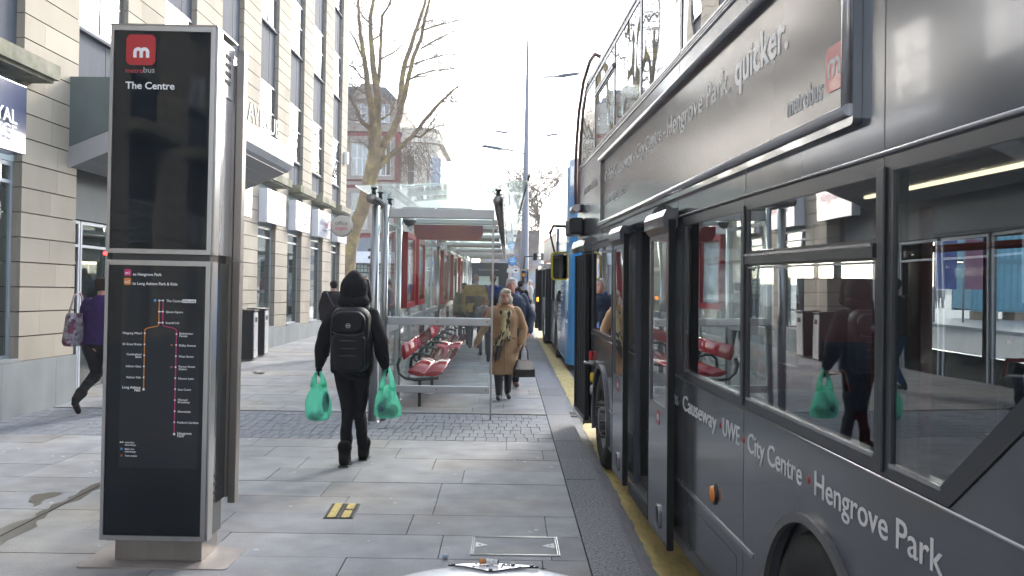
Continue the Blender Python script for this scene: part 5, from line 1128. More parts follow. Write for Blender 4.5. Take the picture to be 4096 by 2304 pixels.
for k in range(4): S = thing('timber_block', 'stacked pale timber block under the blue container, %s along its front' % ('first', 'second', 'third', 'last')[k], 'timber block', (24.5+k*1.75, 46.7, 0)); m = MB(); [m.cbox(0, .9, -.1, 1.1, .03+j*.14, .16+j*.14, .01) for j in range(3)]; m.build('timber', M('raw_timber', (.33, .24, .15), .9, var=.2), S)
for k, (x, cl, t_) in enumerate(((20.35, (.03, .05, .22), 'BURKE'), (21.75, (.20, .05, .12), 'ROMEO'))):
    S = thing('banner', ('blue', 'purple')[k]+' fabric banner on a post across the road', 'banner', (x, 43, 0)); m = MB(); m.tube([(0, 0, 0), (0, 0, 4.2)], .05, 8); m.build('post', LP, S); m = MB(); m.box(.06, 1.05, -.01, .01, 1.6, 4.0); m.build('cloth', M('banner_%s' % ('blue', 'purple')[k], cl, .7, var=.3, vs=1.5), S)
    text('lettering', t_, .2, M('banner_letters', (.5, .35, .3)), S, frame((.55, -.013, 3.6), (1, 0, 0), (0, 0, 1), (0, -1, 0)), align='CENTER')
# cycle stands and bicycles far ahead
def bicycle(x, y, z, rz, label, sc=1.0, grp='bicycles parked far ahead'):
    S = thing('bicycle', label, 'bicycle', (x, y, z), rz, group=grp); S.scale = (sc,)*3; my = Matrix.Rotation(R(90), 3, 'Y'); TY_ = BLACKP
    for yy in (-.52, .52):
        m = MB(); m.tube([(0, yy+.33*math.cos(a), .34+.33*math.sin(a)) for a in [2*math.pi*k/28 for k in range(29)]], .018, 6, cap=False)
        for k in range(10): a = math.pi*2*k/10; m.tube([(0, yy, .34), (0, yy+.32*math.cos(a), .34+.32*math.sin(a))], .003, 4)
        m.build('wheel', TY_, S)
    m = MB(); A_, B_, C_, D_ = (0, -.52, .34), (0, -.08, .30), (0, .38, .78), (0, -.20, .80); 
    for p, q in ((A_, B_), (A_, D_), (B_, D_), (B_, C_), (D_, C_), (C_, (0, .52, .34)), (C_, (0, .34, .96))): m.tube([p, q], .016, 6)
    m.build('frame', M('bike_frame', (.12, .13, .15), .3, .4), S)
    m = MB(); m.tube([(-.25, .30, 1.0), (0, .34, .97), (.25, .30, 1.0)], .014, 6); m.build('handlebar', BLACKP, S); m = MB(); m.cbox(-.07, .07, -.36, -.12, .90, .95, .02); m.tube([D_, (0, -.24, .91)], .014, 6); m.build('saddle', BLACKP, S)
    return S
bicycle(1.25, 40.5, 0, R(70), 'dark bicycle leaning at the cycle stands just left of the blue bus front'); bicycle(1.6, 41.8, 0, R(80), 'second bicycle at the stands, half behind the blue bus')
# ---------------------------------------------------------------- people
SKIN = M('skin', (.42, .24, .17), .55, var=.06, vs=12); SKIN2 = M('skin_ruddy', (.46, .23, .17), .55, var=.08, vs=12)
def cloth(n, c, **k): return M(n, c, k.pop('rough', .9), var=k.pop('var', .15), vs=k.pop('vs', 8), bump=k.pop('bump', .5), bs=k.pop('bs', 130), spec=.2, **k)
BLKF = cloth('black_fleece', (.017, .017, .020), bump=1.0, bs=160); BLKT = cloth('black_trousers', (.013, .013, .016)); BLKL = M('black_leather', (.010, .010, .011), .35, var=.2, bump=.15, coat=.2)
def fingers(wr, d, out, th, s=1.0, curl=.5):
    """four unequal bent fingers and a thumb; wr palm base, d along the hand, out palm normal (towards closing side), th thumb side"""
    d, out, th = V(d).normalized(), V(out).normalized(), V(th).normalized(); mb = MB(); pe = V(wr)+d*.085*s
    for i, (ln, off) in enumerate(((.070, .030), (.078, .010), (.072, -.010), (.056, -.029))):
        b0 = pe+th*off*s-d*.012*s; d1 = (d*math.cos(curl*.9)+out*math.sin(curl*.9)); d2 = (d*math.cos(curl*2.1)+out*math.sin(curl*2.1)); d3 = (d*math.cos(curl*3.0)+out*math.sin(curl*3.0))
        p1 = b0+d1*ln*.5*s; p2 = p1+d2*ln*.32*s; p3 = p2+d3*ln*.26*s; mb.tube([b0, p1, p2, p3], [.0095*s, .009*s, .008*s, .006*s], 7); mb.ell(p3, (.006*s,)*3, 6)
    b0 = V(wr)+d*.025*s+th*.03*s; p1 = b0+(d*.7+th*.7+out*.3)*.035*s; p2 = p1+(d*.9+th*.1+out*.6)*.03*s; mb.tube([b0, p1, p2], [.012*s, .010*s, .007*s], 7); mb.ell(p2, (.007*s,)*3, 6)
    return mb
def person(label, x, y, rz, H=1.72, arms=None, legs=None, lean=0.0, top=None, bottom=None, shoe=None, hair=None, skin=SKIN, vox=.016, headtilt=0.0, hands=True, shoulder=.185, girth=1.0, z=0, group=None, face=False, glove=None, rlean=0.0, hem=.86, tops=None):
    S = thing('person', label, 'person', (x, y, z), R(rz), group=group); S.scale = (H/1.75,)*3
    sh_z, nk = 1.42, V((rlean, lean, 1.49))
    SHD = [V((-shoulder+rlean*.9, lean*.9, sh_z)), V((shoulder+rlean*.9, lean*.9, sh_z))]; hipz = .93
    arms = arms or [((-.25, 0, 1.13), (-.26, .06, .88)), ((.25, 0, 1.13), (.26, .06, .88))]
    legs = legs or [((-.10, .03, .50), (-.10, -.02, .09)), ((.10, .03, .50), (.10, -.02, .09))]
    HD = nk+V((0, .02+headtilt*.05, .145)); b = []
    b += [('e', HD+V((0, 0, .015)), (.074, .092, .098)), ('e', HD+V((0, .02+.02*headtilt, -.055)), (.055, .066, .06)), ('c', nk-V((0, .01, .05)), HD-V((0, .01, .05)), .056, .054),
          ('c', (0, 0, hipz), (rlean*.5, lean*.5, 1.18), .125*girth, .12*girth), ('c', (rlean*.5, lean*.5, 1.18), (rlean*.9, lean*.9, 1.33), .12*girth, .125*girth), ('c', SHD[0]*.75+SHD[1]*.25, SHD[1]*.75+SHD[0]*.25, .08, .08), ('e', nk-V((0, 0, .08)), (.10, .075, .06))]
    if face: b += [('e', HD+V((0, .098, -.015)), (.013, .022, .022)), ('e', HD+V((0, .088, .012)), (.012, .014, .025)), ('e', HD+V((0, .080, -.062)), (.026, .012, .008)), ('e', HD+V((0, .075, -.09)), (.028, .018, .016)), ('e', HD+V((-.077, 0, -.01)), (.010, .02, .03)), ('e', HD+V((.077, 0, -.01)), (.010, .02, .03)), ('e', HD+V((0, .07, .035)), (.06, .02, .012)), ('e', HD+V((-.042, .055, -.03)), (.02, .02, .02)), ('e', HD+V((.042, .055, -.03)), (.02, .02, .02))]
    else: b += [('e', HD+V((0, .095, -.015)), (.014, .02, .024)), ('e', HD+V((-.076, 0, -.01)), (.010, .02, .03)), ('e', HD+V((.076, 0, -.01)), (.010, .02, .03))]
    ex = MB()
    for i, sd in enumerate((-1, 1)):
        el, wr = V(arms[i][0]), V(arms[i][1]); d = (wr-el).normalized(); b += [('c', SHD[i], el, .050, .040), ('c', el, wr, .040, .027), ('e', wr+d*.05, (.034, .034, .034)), ('c', wr, wr+d*.07, .024, .028)]
        if hands:
            f_ = fingers(wr, d, (-sd*.8, .3, 0) if len(arms[i]) < 3 else arms[i][2], (0, 1, .1), curl=.45); o = len(ex.v); ex.v += f_.v; ex.f += [[k+o for k in q] for q in f_.f]
    for i, sd in enumerate((-1, 1)):
        kn, an = V(legs[i][0]), V(legs[i][1]); b += [('c', (sd*.085, 0, hipz-.03), kn, .085*girth, .056), ('c', kn, an, .055, .038)]
    fuse('body', b, glove if glove else skin, S, vox, extra=ex if hands else None)
    S['_hd'] = tuple(HD); S['_sc'] = 1
    # clothes
    if bottom:
        t = []
        for i, sd in enumerate((-1, 1)):
            kn, an = V(legs[i][0]), V(legs[i][1]); wd = bottom.get('w', 1.0); t += [('c', (sd*.088, -.005, hipz-.05), kn, .105*girth*wd, .072*wd), ('c', kn, an+(kn-an)*.06, .070*wd, .055*wd), ('c', kn+V((0, -.02, -.05)), kn.lerp(an, .45)+V((0, -.015, 0)), .062*wd, .062*wd)]
        t += [('e', (0, -.01, hipz), (.165*girth, .125*girth, .13))]; fuse('trousers', t, bottom['m'], S, vox, amp=bottom.get('amp', .010), asc=11)
    if top:
        a = top.get('arm', .062); t = []; g2 = girth*top.get('w', 1.0)
        zs = [(hem, 0, 0), (1.05, .35, .35), (1.2, .6, .6), (1.33, .85, .85), (1.43, .95, .95), (1.50, 1, 1)]
        rr = top.get('rings') or [(.175, .135), (.165, .125), (.175, .13), (.19, .135), (.165, .115), (.075, .075)]
        t.append(('r', [(z_, rlean*kx, lean*ky, r[0]*g2, r[1]*g2) for (z_, kx, ky), r in zip(zs, rr)]))
        if top.get('skirt'): sk = top['skirt']; t.append(('r', [(sk[0], sk[3] if len(sk) > 3 else 0, 0, sk[1]*g2, sk[2]*g2), ((sk[0]+hem)/2, 0, 0, (sk[1]*.6+.175*.4)*g2, (sk[2]*.6+.135*.4)*g2), (hem+.04, 0, 0, .178*g2, .138*g2)]))
        for i in (0, 1):
            el, wr = V(arms[i][0]), V(arms[i][1]); d = (wr-el).normalized(); t += [('c', SHD[i]-V((0, 0, .005)), el, a*1.22, a*1.0), ('c', el, wr+d*.0, a*1.0, a*.78)]
        fuse('coat' if top.get('skirt') else 'jacket', t, top['m'], S, vox, amp=top.get('amp', .012), asc=9)
    if shoe:
        for i, sd in enumerate((-1, 1)):
            an = V(legs[i][1]); kn = V(legs[i][0]); tp_ = shoe.get('toe', (.0, .0))[i]; up = shoe.get('boot', .0)
            fd = V((sd*.12, math.cos(tp_), -math.sin(tp_))).normalized(); s_ = [('c', an+V((0, -.02, -.045)), an+V((0, -.02, -.045))+fd*.15, .042, .038), ('c', an, an+V((0, -.03, -.05)), .050, .042)]
            if up: s_.append(('c', an, an.lerp(kn, up), .056, .075)); 
            fuse('boot' if up else 'shoe', s_, shoe['m'], S, max(.010, vox*.8))
    if hair:
        h = [('e', HD+V(hair.get('o', (0, -.018, .035))), hair.get('r', (.086, .098, .095)))]+[('e', HD+V(c), r) for c, r in hair.get('ex', [])]
        fuse('hair', h, hair['m'], S, max(.009, vox*.7), amp=hair.get('amp', .008), asc=22)
    return S, HD
def carrier_bag(x, y, z, w_, h, mat, label, name='carrier_bag', cat='carrier bag', rz=0, group=None, contents=None, loop=.16, seed=1):
    S = thing(name, label, cat, (x, y, z), R(rz), group=group)
    n = 60; vs = []; fs = []; prof = [(.0, .02), (.015, .5), (.06, .84), (.15, .98), (.3, 1.0), (.45, .95), (.6, .86), (.75, .74), (.88, .62), (1.0, .52)]
    for t, k in prof:
        for j in range(n):
            a = 2*math.pi*j/n; fold = 1+(.045*math.sin(a*11+seed+2*math.sin(t*4))+.03*math.sin(a*17+seed*2))*(.25+t)+.22*noise.noise(V((math.cos(a)*1.6, math.sin(a)*1.6, t*2.6+seed))); q = k*fold; vs.append((w_/2*q*math.cos(a), w_*.30*q*math.sin(a)*(1-.25*t), h*t+.015*math.sin(a*2+seed)*(t > .9)))
    for i in range(len(prof)-1):
        for j in range(n): a = i*n+j; b_ = i*n+(j+1) % n; fs.append((a, b_, b_+n, a+n))
    fs.append(tuple(range(n))[::-1]); m = MB(); m.add(vs, fs, 0, True); o = m.build('bag_skin', mat, S)
    sm = o.modifiers.new('s', 'SUBSURF'); sm.levels = sm.render_levels = 1
    for sx in (-1, 1):
        m = MB(); m.tube([(sx*w_*.17, 0, h*.90), (sx*w_*.17, -.005, h+loop*.25), (sx*w_*.10, -.01, h+loop*.65), (sx*w_*.02, 0, h+loop)], [(.040, .030), (.026, .022), (.016, .014), (.010, .010)], 12, up=(1, 0, 0)); m.build('handle', mat, S)
    if contents:
        for c, r, mt in contents: m = MB(); m.ell(c, r, 12); m.build('contents', mt, S)
    return S
GRB = bpy.data.materials.new('green_plastic_film'); GRB.use_nodes = True; t_ = GRB.node_tree; p_ = t_.nodes['Principled BSDF']; p_.inputs['Base Color'].default_value = (.24, .62, .50, 1); p_.inputs['Roughness'].default_value = .28
tr_ = t_.nodes.new('ShaderNodeBsdfTranslucent'); tr_.inputs[0].default_value = (.34, .82, .68, 1); tp_ = t_.nodes.new('ShaderNodeBsdfTransparent'); tp_.inputs[0].default_value = (.40, .90, .76, 1)
m1 = t_.nodes.new('ShaderNodeMixShader'); m1.inputs[0].default_value = .5; m2 = t_.nodes.new('ShaderNodeMixShader'); m2.inputs[0].default_value = .38
t_.links.new(p_.outputs[0], m1.inputs[1]); t_.links.new(tr_.outputs[0], m1.inputs[2]); t_.links.new(m1.outputs[0], m2.inputs[1]); t_.links.new(tp_.outputs[0], m2.inputs[2]); t_.links.new(m2.outputs[0], t_.nodes['Material Output'].inputs[0])

# hooded walker with rucksack and two green bags
HX, HY = -1.43, 8.45
S, hd = person('person seen from behind in black hooded fleece and black trousers with arms held out', HX, HY, 1, 1.72,
    arms=[((-.305, -.03, 1.12), (-.325, .03, .93), (.2, .8, 0)), ((.275, -.04, 1.17), (.30, .02, .945), (-.2, .8, 0))], legs=[((-.045, .05, .49), (-.045, -.13, .10)), ((.055, .10, .50), (.085, .20, .09))],
    top={'m': BLKF, 'arm': .068, 'w': 1.04, 'amp': .016, 'rings': [(.20, .15), (.185, .14), (.19, .145), (.20, .14), (.175, .12), (.09, .09)]}, bottom={'m': BLKT, 'amp': .011, 'w': .93}, vox=.011, glove=BLKT, shoulder=.165, girth=.97, hem=.87)
fuse('hood', [('e', hd+V((0, -.02, .02)), (.135, .15, .165)), ('e', hd+V((0, -.04, .10)), (.085, .10, .11)), ('e', hd+V((0, -.03, -.10)), (.155, .135, .11)), ('c', hd+V((-.12, .07, -.08)), hd+V((-.09, .10, .09)), .035, .03), ('c', hd+V((.12, .07, -.08)), hd+V((.09, .10, .09)), .035, .03)], BLKF, S, .010, amp=.006)
for i, an in enumerate((V((-.045, -.13, .10)), V((.085, .20, .09)))):
    fuse('boot', [('c', an+V((0, -.03, -.055)), an+V((0, .11, -.055)), .047, .043), ('c', an, an+V((0, .01, .075)), .056, .068), ('c', an+V((0, -.03, -.04)), an, .052, .06)], cloth('black_suede', (.012, .011, .011)), S, .010, amp=.006)
    m = MB(); m.prism([(an.x+x, an.y+y) for x, y in [(-.045, -.08), (.045, -.08), (.052, .04), (.05, .14), (.02, .165), (-.02, .165), (-.05, .14), (-.052, .04)]], 2, an.z-.108, an.z-.085); m.build('sole', M('boot_sole', (.05, .05, .052), .7), S)
    m = MB(); m.ell(an+V((-.07, -.03, .11)), (.006, .006, .006), 6, 1); m.ell(an+V((-.07, -.03, .07)), (.006, .006, .006), 6, 1); m.build('boot_strap', [BLKT, M('brass', (.6, .42, .15), .3, .9)], S)
m = MB(); m.tube([(.27, -.06, 1.06), (.33, -.08, 1.02), (.30, -.09, .98)], .014, 6); m.build('cuff_strap', BLKT, S)
RK = thing('rucksack', 'black rucksack with a small round white badge on the hooded walker', 'rucksack', (HX+.005, HY-.155, .87), R(1))
RM = cloth('rucksack_nylon', (.014, .015, .017), rough=.55, bump=.2)
def rk_shell(y0, dy, w0, h0, z0, nm, mat=RM, r=.07):
    m = MB(); a = rrect(-w0, w0, z0, z0+h0, r, 8); n = len(a); vs = []; 
    for k, s in ((0, 1.0), (.35, 1.0), (.75, .95), (1.0, .84)):
        cx, cz = 0, z0+h0/2; vs += [((x-cx)*s, y0-dy*k, cz+(z_-cz)*s) for x, z_ in a]
    fs = [(i*n+j, i*n+(j+1) % n, (i+1)*n+(j+1) % n, (i+1)*n+j) for i in range(3) for j in range(n)]; m.add(vs, fs, 0, True); m.add(vs, [tuple(range(3*n, 4*n)), tuple(range(n))[::-1]]); return m.build(nm, mat, RK)
rk_shell(.02, .16, .180, .60, 0, 'pack', r=.11); rk_shell(-.137, .05, .150, .19, .375, 'top_pocket', r=.09); rk_shell(-.137, .055, .150, .33, .03, 'front_pocket', r=.05)
m = MB()
for z_ in (.30, .23, .165): m.tube([(-.075, -.196, z_), (.075, -.196, z_)], .006, 6)
m.tube([(-.14, -.175, .375), (-.08, -.188, .352), (0, -.192, .347), (.08, -.188, .352), (.14, -.175, .375)], .0045, 6); m.tube([(-.16, -.10, .08), (-.165, -.09, .30), (-.15, -.08, .5), (-.08, -.07, .575), (0, -.07, .59), (.08, -.07, .575), (.15, -.08, .5), (.165, -.09, .30), (.16, -.10, .08)], .0045, 6); m.build('seam_piping', M('grey_piping', (.05, .05, .055), .5), RK)
m = MB(); m.prism([arc(0, .435, .021, 0, 345, 23), arc(0, .435, .017, 0, 345, 23)], 1, -.190, -.187); m.box(-.012, .012, -.190, -.187, .431, .439); m.build('badge', M('badge_white', (.6, .6, .6), .4), RK)
m = MB()
for sx in (-1, 1): m.tube([(sx*.13, .0, .50), (sx*.125, .09, .60), (sx*.12, .20, .60), (sx*.14, .28, .48)], [(.012, .032)]*4, 8)
m.tube([(-.03, -.02, .59), (0, -.03, .625), (.03, -.02, .59)], .009, 6); m.build('shoulder_strap', RM, RK)
FOOD = [((-.03, -.02, .10), (.06, .05, .07), M('contents_dark', (.03, .10, .14), .5)), ((.05, .0, .08), (.06, .05, .06), M('contents_brown', (.30, .16, .05), .6)), ((.0, .02, .2), (.05, .04, .05), M('contents_pale', (.5, .5, .45), .6))]
carrier_bag(HX-.325, HY+.03, .385, .245, .36, GRB, "full green plastic carrier bag hanging from the hooded walker's left hand", group='green plastic carrier bags', contents=[((.07, 0, .18), (.035, .04, .10), M('contents_dark')), ((-.02, 0, .05), (.07, .05, .04), M('contents_dark'))], seed=1, loop=.13)
carrier_bag(HX+.32, HY+.02, .42, .265, .30, GRB, "green plastic carrier bag with bottles showing through in the hooded walker's right hand", group='green plastic carrier bags', contents=FOOD, seed=4, loop=.20)

# purple walker with tote
S, hd = person('person in a purple knitted jumper and black leggings striding away beside the stone wall', -5.02, 11.15, -8, 1.68,
    arms=[((-.25, .03, 1.16), (-.20, .20, 1.05)), ((.26, .0, 1.16), (.25, .15, 1.0))], legs=[((-.08, .10, .52), (-.13, -.26, .22)), ((.12, .20, .52), (.13, .12, .09))], lean=.06,
    top={'m': cloth('purple_knit', (.032, .012, .075), vs=12), 'w': 1.08, 'arm': .066, 'amp': .014}, bottom={'m': BLKT, 'amp': .008, 'w': 1.05}, shoe={'m': cloth('black_suede', (.012, .011, .011)), 'toe': (.9, .1), 'boot': .25}, hair={'m': cloth('dark_brown_hair', (.025, .017, .012)), 'r': (.092, .105, .10), 'o': (0, -.01, .03)}, vox=.012, girth=1.12, hem=.90, skin=SKIN2)
fuse('collar', [('e', (0, .06, 1.49), (.105, .095, .045))], cloth('purple_knit', (.032, .012, .075)), S, .012)
TB = thing('tote_bag', "flowered fabric tote bag slung from the purple walker's shoulder", 'tote bag', (-5.27, 11.10, .84), R(72))
m = MB(); vs = []; pr_ = rrect(-.20, .20, .0, .40, .07, 5); n = len(pr_)
for k, s in ((-1, .86), (-.6, 1), (.6, 1), (1, .86)): vs += [(x*s*(1.0-.25*(z_ > .3)), k*.05, z_) for x, z_ in pr_]
m.add(vs, [(i*n+j, i*n+(j+1) % n, (i+1)*n+(j+1) % n, (i+1)*n+j) for i in range(3) for j in range(n)], 0, True); m.add(vs, [tuple(range(3*n, 4*n)), tuple(range(n))[::-1]])
m.build('bag_body', M('flowered_cloth', (.26, .24, .26), .9, var=.5, vs=16, col2=(.13, .03, .06), c2s=13, c2t=.56, c2w=.04), TB)
m = MB(); m.tube([(-.13, 0, .38), (-.04, 0, .62), (.05, .0, .66)], .012, 6); m.tube([(.13, 0, .38), (.09, 0, .58), (.05, 0, .66)], .012, 6); m.build('strap', M('strap_cloth', (.40, .30, .30), .9), TB)

# man in dark coat by the wall
DKC = cloth('dark_brown_coat', (.028, .022, .022)); DHAIR = cloth('dark_hair', (.02, .014, .012))
S, hd = person('person in a long dark coat with a cross-body strap walking away by the stone building', -3.70, 19.3, 4, 1.66, lean=.03, top={'m': DKC, 'w': 1.22, 'arm': .078, 'skirt': (.70, .21, .17), 'amp': .015}, bottom={'m': BLKT}, shoe={'m': BLKL}, hair={'m': DHAIR, 'o': (0, -.02, .02), 'r': (.092, .10, .10)}, vox=.016, girth=1.05, legs=[((-.1, .1, .5), (-.1, -.1, .12)), ((.1, .05, .5), (.1, .1, .09))])
m = MB(); m.tube([(-.14, -.10, 1.48), (-.05, -.165, 1.30), (.10, -.185, 1.05), (.17, -.16, .95)], [(.006, .016)]*4, 6); m.cbox(.10, .24, -.22, -.15, .78, .96, .02); m.build('shoulder_bag', M('dark_blue_bag', (.05, .07, .10), .6), S)

# woman in camel coat
CAM = cloth('camel_wool', (.36, .225, .125), vs=5, var=.08); WH = cloth('ash_blond_hair', (.50, .44, .35), bump=.8, vs=20, var=.2)
S, hd = person('person in a knee-length camel coat and leopard print scarf walking towards the viewer', -.03, 12.98, 182, 1.60, lean=.09, headtilt=1.0,
    arms=[((-.30, -.02, 1.12), (-.265, .06, .90)), ((.32, -.07, 1.15), (.43, -.16, .90))], legs=[((-.07, .02, .5), (-.07, -.17, .13)), ((.09, .07, .5), (.07, .03, .10))],
    top={'m': CAM, 'w': 1.15, 'arm': .066, 'skirt': (.42, .195, .15), 'amp': .014}, shoe={'m': BLKL, 'toe': (.25, .0), 'boot': .82}, hair={'m': WH, 'r': (.098, .102, .095), 'o': (0, -.028, .035), 'ex': [((-.07, -.005, -.045), (.042, .068, .075)), ((.07, -.005, -.045), (.042, .068, .075)), ((0, -.06, -.05), (.09, .05, .08)), ((-.025, .055, .085), (.06, .04, .03))]}, vox=.012, skin=SKIN2, face=True, girth=1.02)
def facebits(S, hd, glasses=True, lip=(.35, .08, .07)):
    m = MB()
    for sx in (-1, 1): m.ell(hd+V((sx*.031, .086, .012)), (.011, .006, .005), 8)
    m.build('eye', M('dark_eye', (.02, .015, .012), .3), S); m = MB(); m.ell(hd+V((0, .091, -.062)), (.022, .006, .005), 8); m.build('lips', M('lips', lip, .5), S)
    m = MB()
    for sx in (-1, 1): m.tube([hd+V((sx*.031-.012, .084, .034)), hd+V((sx*.031+.012, .084, .034))], .003, 5)
    m.build('eyebrow', M('brow', (.15, .10, .07)), S)
    if glasses:
        m = MB()
        for sx in (-1, 1): c = hd+V((sx*.033, .108, .008)); m.tube([c+V((.025*math.cos(a), -.006*abs(math.cos(a)), .018*math.sin(a))) for a in [2*math.pi*k/16 for k in range(17)]], .0022, 5, cap=False); m.tube([c+V((sx*.024, -.004, .006)), hd+V((sx*.078, .01, .01))], .002, 5)
        m.tube([hd+V((-.009, .108, .012)), hd+V((.009, .108, .012))], .002, 5); m.build('glasses', M('dark_metal', (.04, .03, .03), .4, .5), S)
facebits(S, hd)
LEO = M('leopard_scarf', (.42, .33, .17), .8, var=.15, vs=6, col2=(.012, .011, .012), c2s=9, c2t=.50, c2w=.02, stretch=(2.2, 2, .8), bump=.3)
sc_ = [('c', (-.10, .06, 1.44), (-.06, .17, 1.38), .04, .045), ('c', (.10, .06, 1.44), (.06, .17, 1.38), .04, .045), ('e', (0, .19, 1.34), (.075, .05, .07)), ('c', (0, .19, 1.30), (.03, .215, 1.10), .055, .065), ('c', (.02, .21, 1.12), (.10, .20, .90), .06, .075), ('c', (-.03, .20, 1.25), (-.05, .21, 1.0), .045, .05)]
fuse('scarf', sc_, LEO, S, .010, amp=.02, asc=12)
m = MB(); rg = random.Random(2)
for k in range(26): x0 = .03+rg.random()*.14; m.tube([(x0, .245, .88), (x0+.02+rg.random()*.05, .24, .72-rg.random()*.10)], .004, 4)
m.build('scarf_fringe', M('fringe_black', (.02, .018, .016)), S)
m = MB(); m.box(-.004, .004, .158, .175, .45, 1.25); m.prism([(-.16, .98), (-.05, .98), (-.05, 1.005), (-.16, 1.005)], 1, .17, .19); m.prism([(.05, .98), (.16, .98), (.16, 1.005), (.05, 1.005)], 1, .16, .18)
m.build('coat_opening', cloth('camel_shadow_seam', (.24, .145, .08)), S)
fuse('lapel', [('c', (-.09, .10, 1.45), (-.07, .185, 1.22), .035, .02), ('c', (.09, .10, 1.45), (.07, .185, 1.22), .035, .02), ('c', (-.10, .0, 1.50), (.10, .0, 1.50), .035, .035)], CAM, S, .010, amp=.004)
HB = thing('handbag', "black leather handbag hanging from the camel coated walker's hand", 'handbag', (.255, 12.86, .355), R(12))
m = MB(); vs = []; pr_ = [(-.15, 0), (.15, 0), (.115, .24), (-.115, .24)]
for s, w_ in ((0, .055), (1, .022)): pass
m.add([(-.155, -.055, 0), (.155, -.055, 0), (.155, .055, 0), (-.155, .055, 0), (-.15, -.062, .11), (.15, -.062, .11), (.15, .062, .11), (-.15, .062, .11), (-.105, -.022, .25), (.105, -.022, .25), (.105, .022, .25), (-.105, .022, .25)], [(0, 1, 2, 3), (0, 1, 5, 4), (1, 2, 6, 5), (2, 3, 7, 6), (3, 0, 4, 7), (4, 5, 9, 8), (5, 6, 10, 9), (6, 7, 11, 10), (7, 4, 8, 11), (8, 9, 10, 11)])
o = m.build('bag_body', BLKL, HB); bv = o.modifiers.new('b', 'BEVEL'); bv.width = .015; bv.segments = 3
for yy in (-.02, .02): m = MB(); m.tube([(-.06, yy, .235), (-.05, yy, .36), (-.02, yy, .44), (.02, yy, .44), (.05, yy, .36), (.06, yy, .235)], .007, 8); m.build('handle', BLKL, HB)

# grey-haired man behind her
NAV = cloth('navy_jacket', (.020, .030, .055), rough=.6, bump=.2); SHIRT = M('light_blue_shirt', (.22, .38, .75), .7, var=.06, bump=.15)
S, hd = person('grey-haired person in a navy jacket over a light blue shirt walking behind the camel coat', .06, 14.6, 184, 1.76, lean=.05, headtilt=.6,
    arms=[((-.33, -.02, 1.14), (-.30, .06, .90)), ((.31, -.05, 1.14), (.30, .04, .90))], top={'m': NAV, 'w': 1.26, 'arm': .074, 'amp': .014}, bottom={'m': BLKT, 'w': 1.1}, shoe={'m': M('brown_leather', (.14, .05, .03), .4)}, hair={'m': cloth('white_grey_hair', (.55, .55, .56), bump=.8), 'r': (.094, .10, .085), 'o': (0, -.022, .045), 'ex': [((-.07, -.02, 0), (.025, .05, .045)), ((.07, -.02, 0), (.025, .05, .045)), ((0, .05, .095), (.06, .04, .025))]}, vox=.013, skin=SKIN2, face=True, girth=1.12, hem=.84, shoulder=.20,
    legs=[((-.1, .1, .5), (-.1, -.05, .09)), ((.1, .0, .5), (.1, -.22, .16))])
facebits(S, hd, False)
fuse('shirt', [('r', [(.96, 0, .075, .10, .115), (1.2, 0, .095, .095, .115), (1.38, 0, .09, .085, .09), (1.47, 0, .06, .065, .07)])], SHIRT, S, .012, amp=.004)
m = MB(); m.tube([(0, .150, 1.43), (.0, .215, 1.36), (.005, .222, 1.1), (.0, .205, .98)], [(.014, .010), (.026, .006), (.036, .006), (.03, .005)], 8, up=(1, 0, 0)); m.build('tie', M('dark_tie', (.02, .02, .04), .5), S)
fuse('collar', [('c', (-.10, .02, 1.51), (-.14, .17, 1.30), .035, .03), ('c', (.10, .02, 1.51), (.14, .17, 1.30), .035, .03)], M('bright_navy_lining', (.03, .05, .22), .7), S, .012)

# people waiting under the shelter and beyond
def plain(label, x, y, rz, H, topc, botc=(.02, .02, .025), hairc=(.03, .02, .015), **k):
    i = len(bpy.data.materials); kw = dict(top={'m': cloth('coat_%s' % label.split()[-1].strip(), topc) if False else M('coat_%03d' % i, topc, .9, var=.2, vs=8), 'w': k.pop('w', 1.12), 'arm': .074, 'amp': .016}, bottom={'m': M('trousers_%03d' % i, botc, .9)}, shoe={'m': BLKL}, vox=k.pop('vox', .02))
    if hairc: kw['hair'] = {'m': M('hair_%03d' % i, hairc, .9, var=.2, bump=.5)}
    kw.update(k); return person(label, x, y, rz, H, **kw)
S, hd = plain('tall bald person in a yellow and black jacket waiting under the shelter', -.80, 22.6, -15, 1.86, (.30, .21, .06), (.05, .06, .075), None, girth=1.15)
fuse('jacket_panel', [('r', [(.86, 0, 0, .235, .175), (1.05, 0, 0, .235, .175), (1.24, 0, 0, .24, .18)])], M('jacket_black', (.02, .02, .022), .8), S, .02)
plain('person in a dull green hooded coat waiting beside the bald one in the shelter', -1.12, 23.6, 10, 1.62, (.10, .12, .09), (.06, .07, .09), (.09, .11, .08))
S, hd = plain('child in a grey hoodie with a pink scarf and reddish ponytail in the shelter', -.52, 20.6, 20, 1.30, (.13, .14, .15), (.05, .06, .08), (.22, .09, .04), girth=1.05)
fuse('ponytail', [('c', hd+V((0, -.10, .02)), hd+V((-.05, -.16, -.14)), .035, .025)], M('ponytail_red', (.22, .09, .04), .9), S, .016); fuse('scarf', [('e', hd+V((0, 0, -.14)), (.12, .11, .05))], M('pink_scarf', (.55, .38, .45), .9), S, .018)
plain('fair-haired person in a bright blue top standing at the shelter end', -.40, 25.2, 5, 1.84, (.03, .08, .36), (.03, .03, .05), (.30, .20, .12))
plain('small brown-haired child behind the camel coated walker', -.30, 19.0, 10, 1.30, (.20, .07, .09), hairc=(.20, .10, .05))
S, hd = plain('person with dark hair and a black coat standing past the walkers', .38, 27.0, 20, 1.68, (.02, .02, .025))
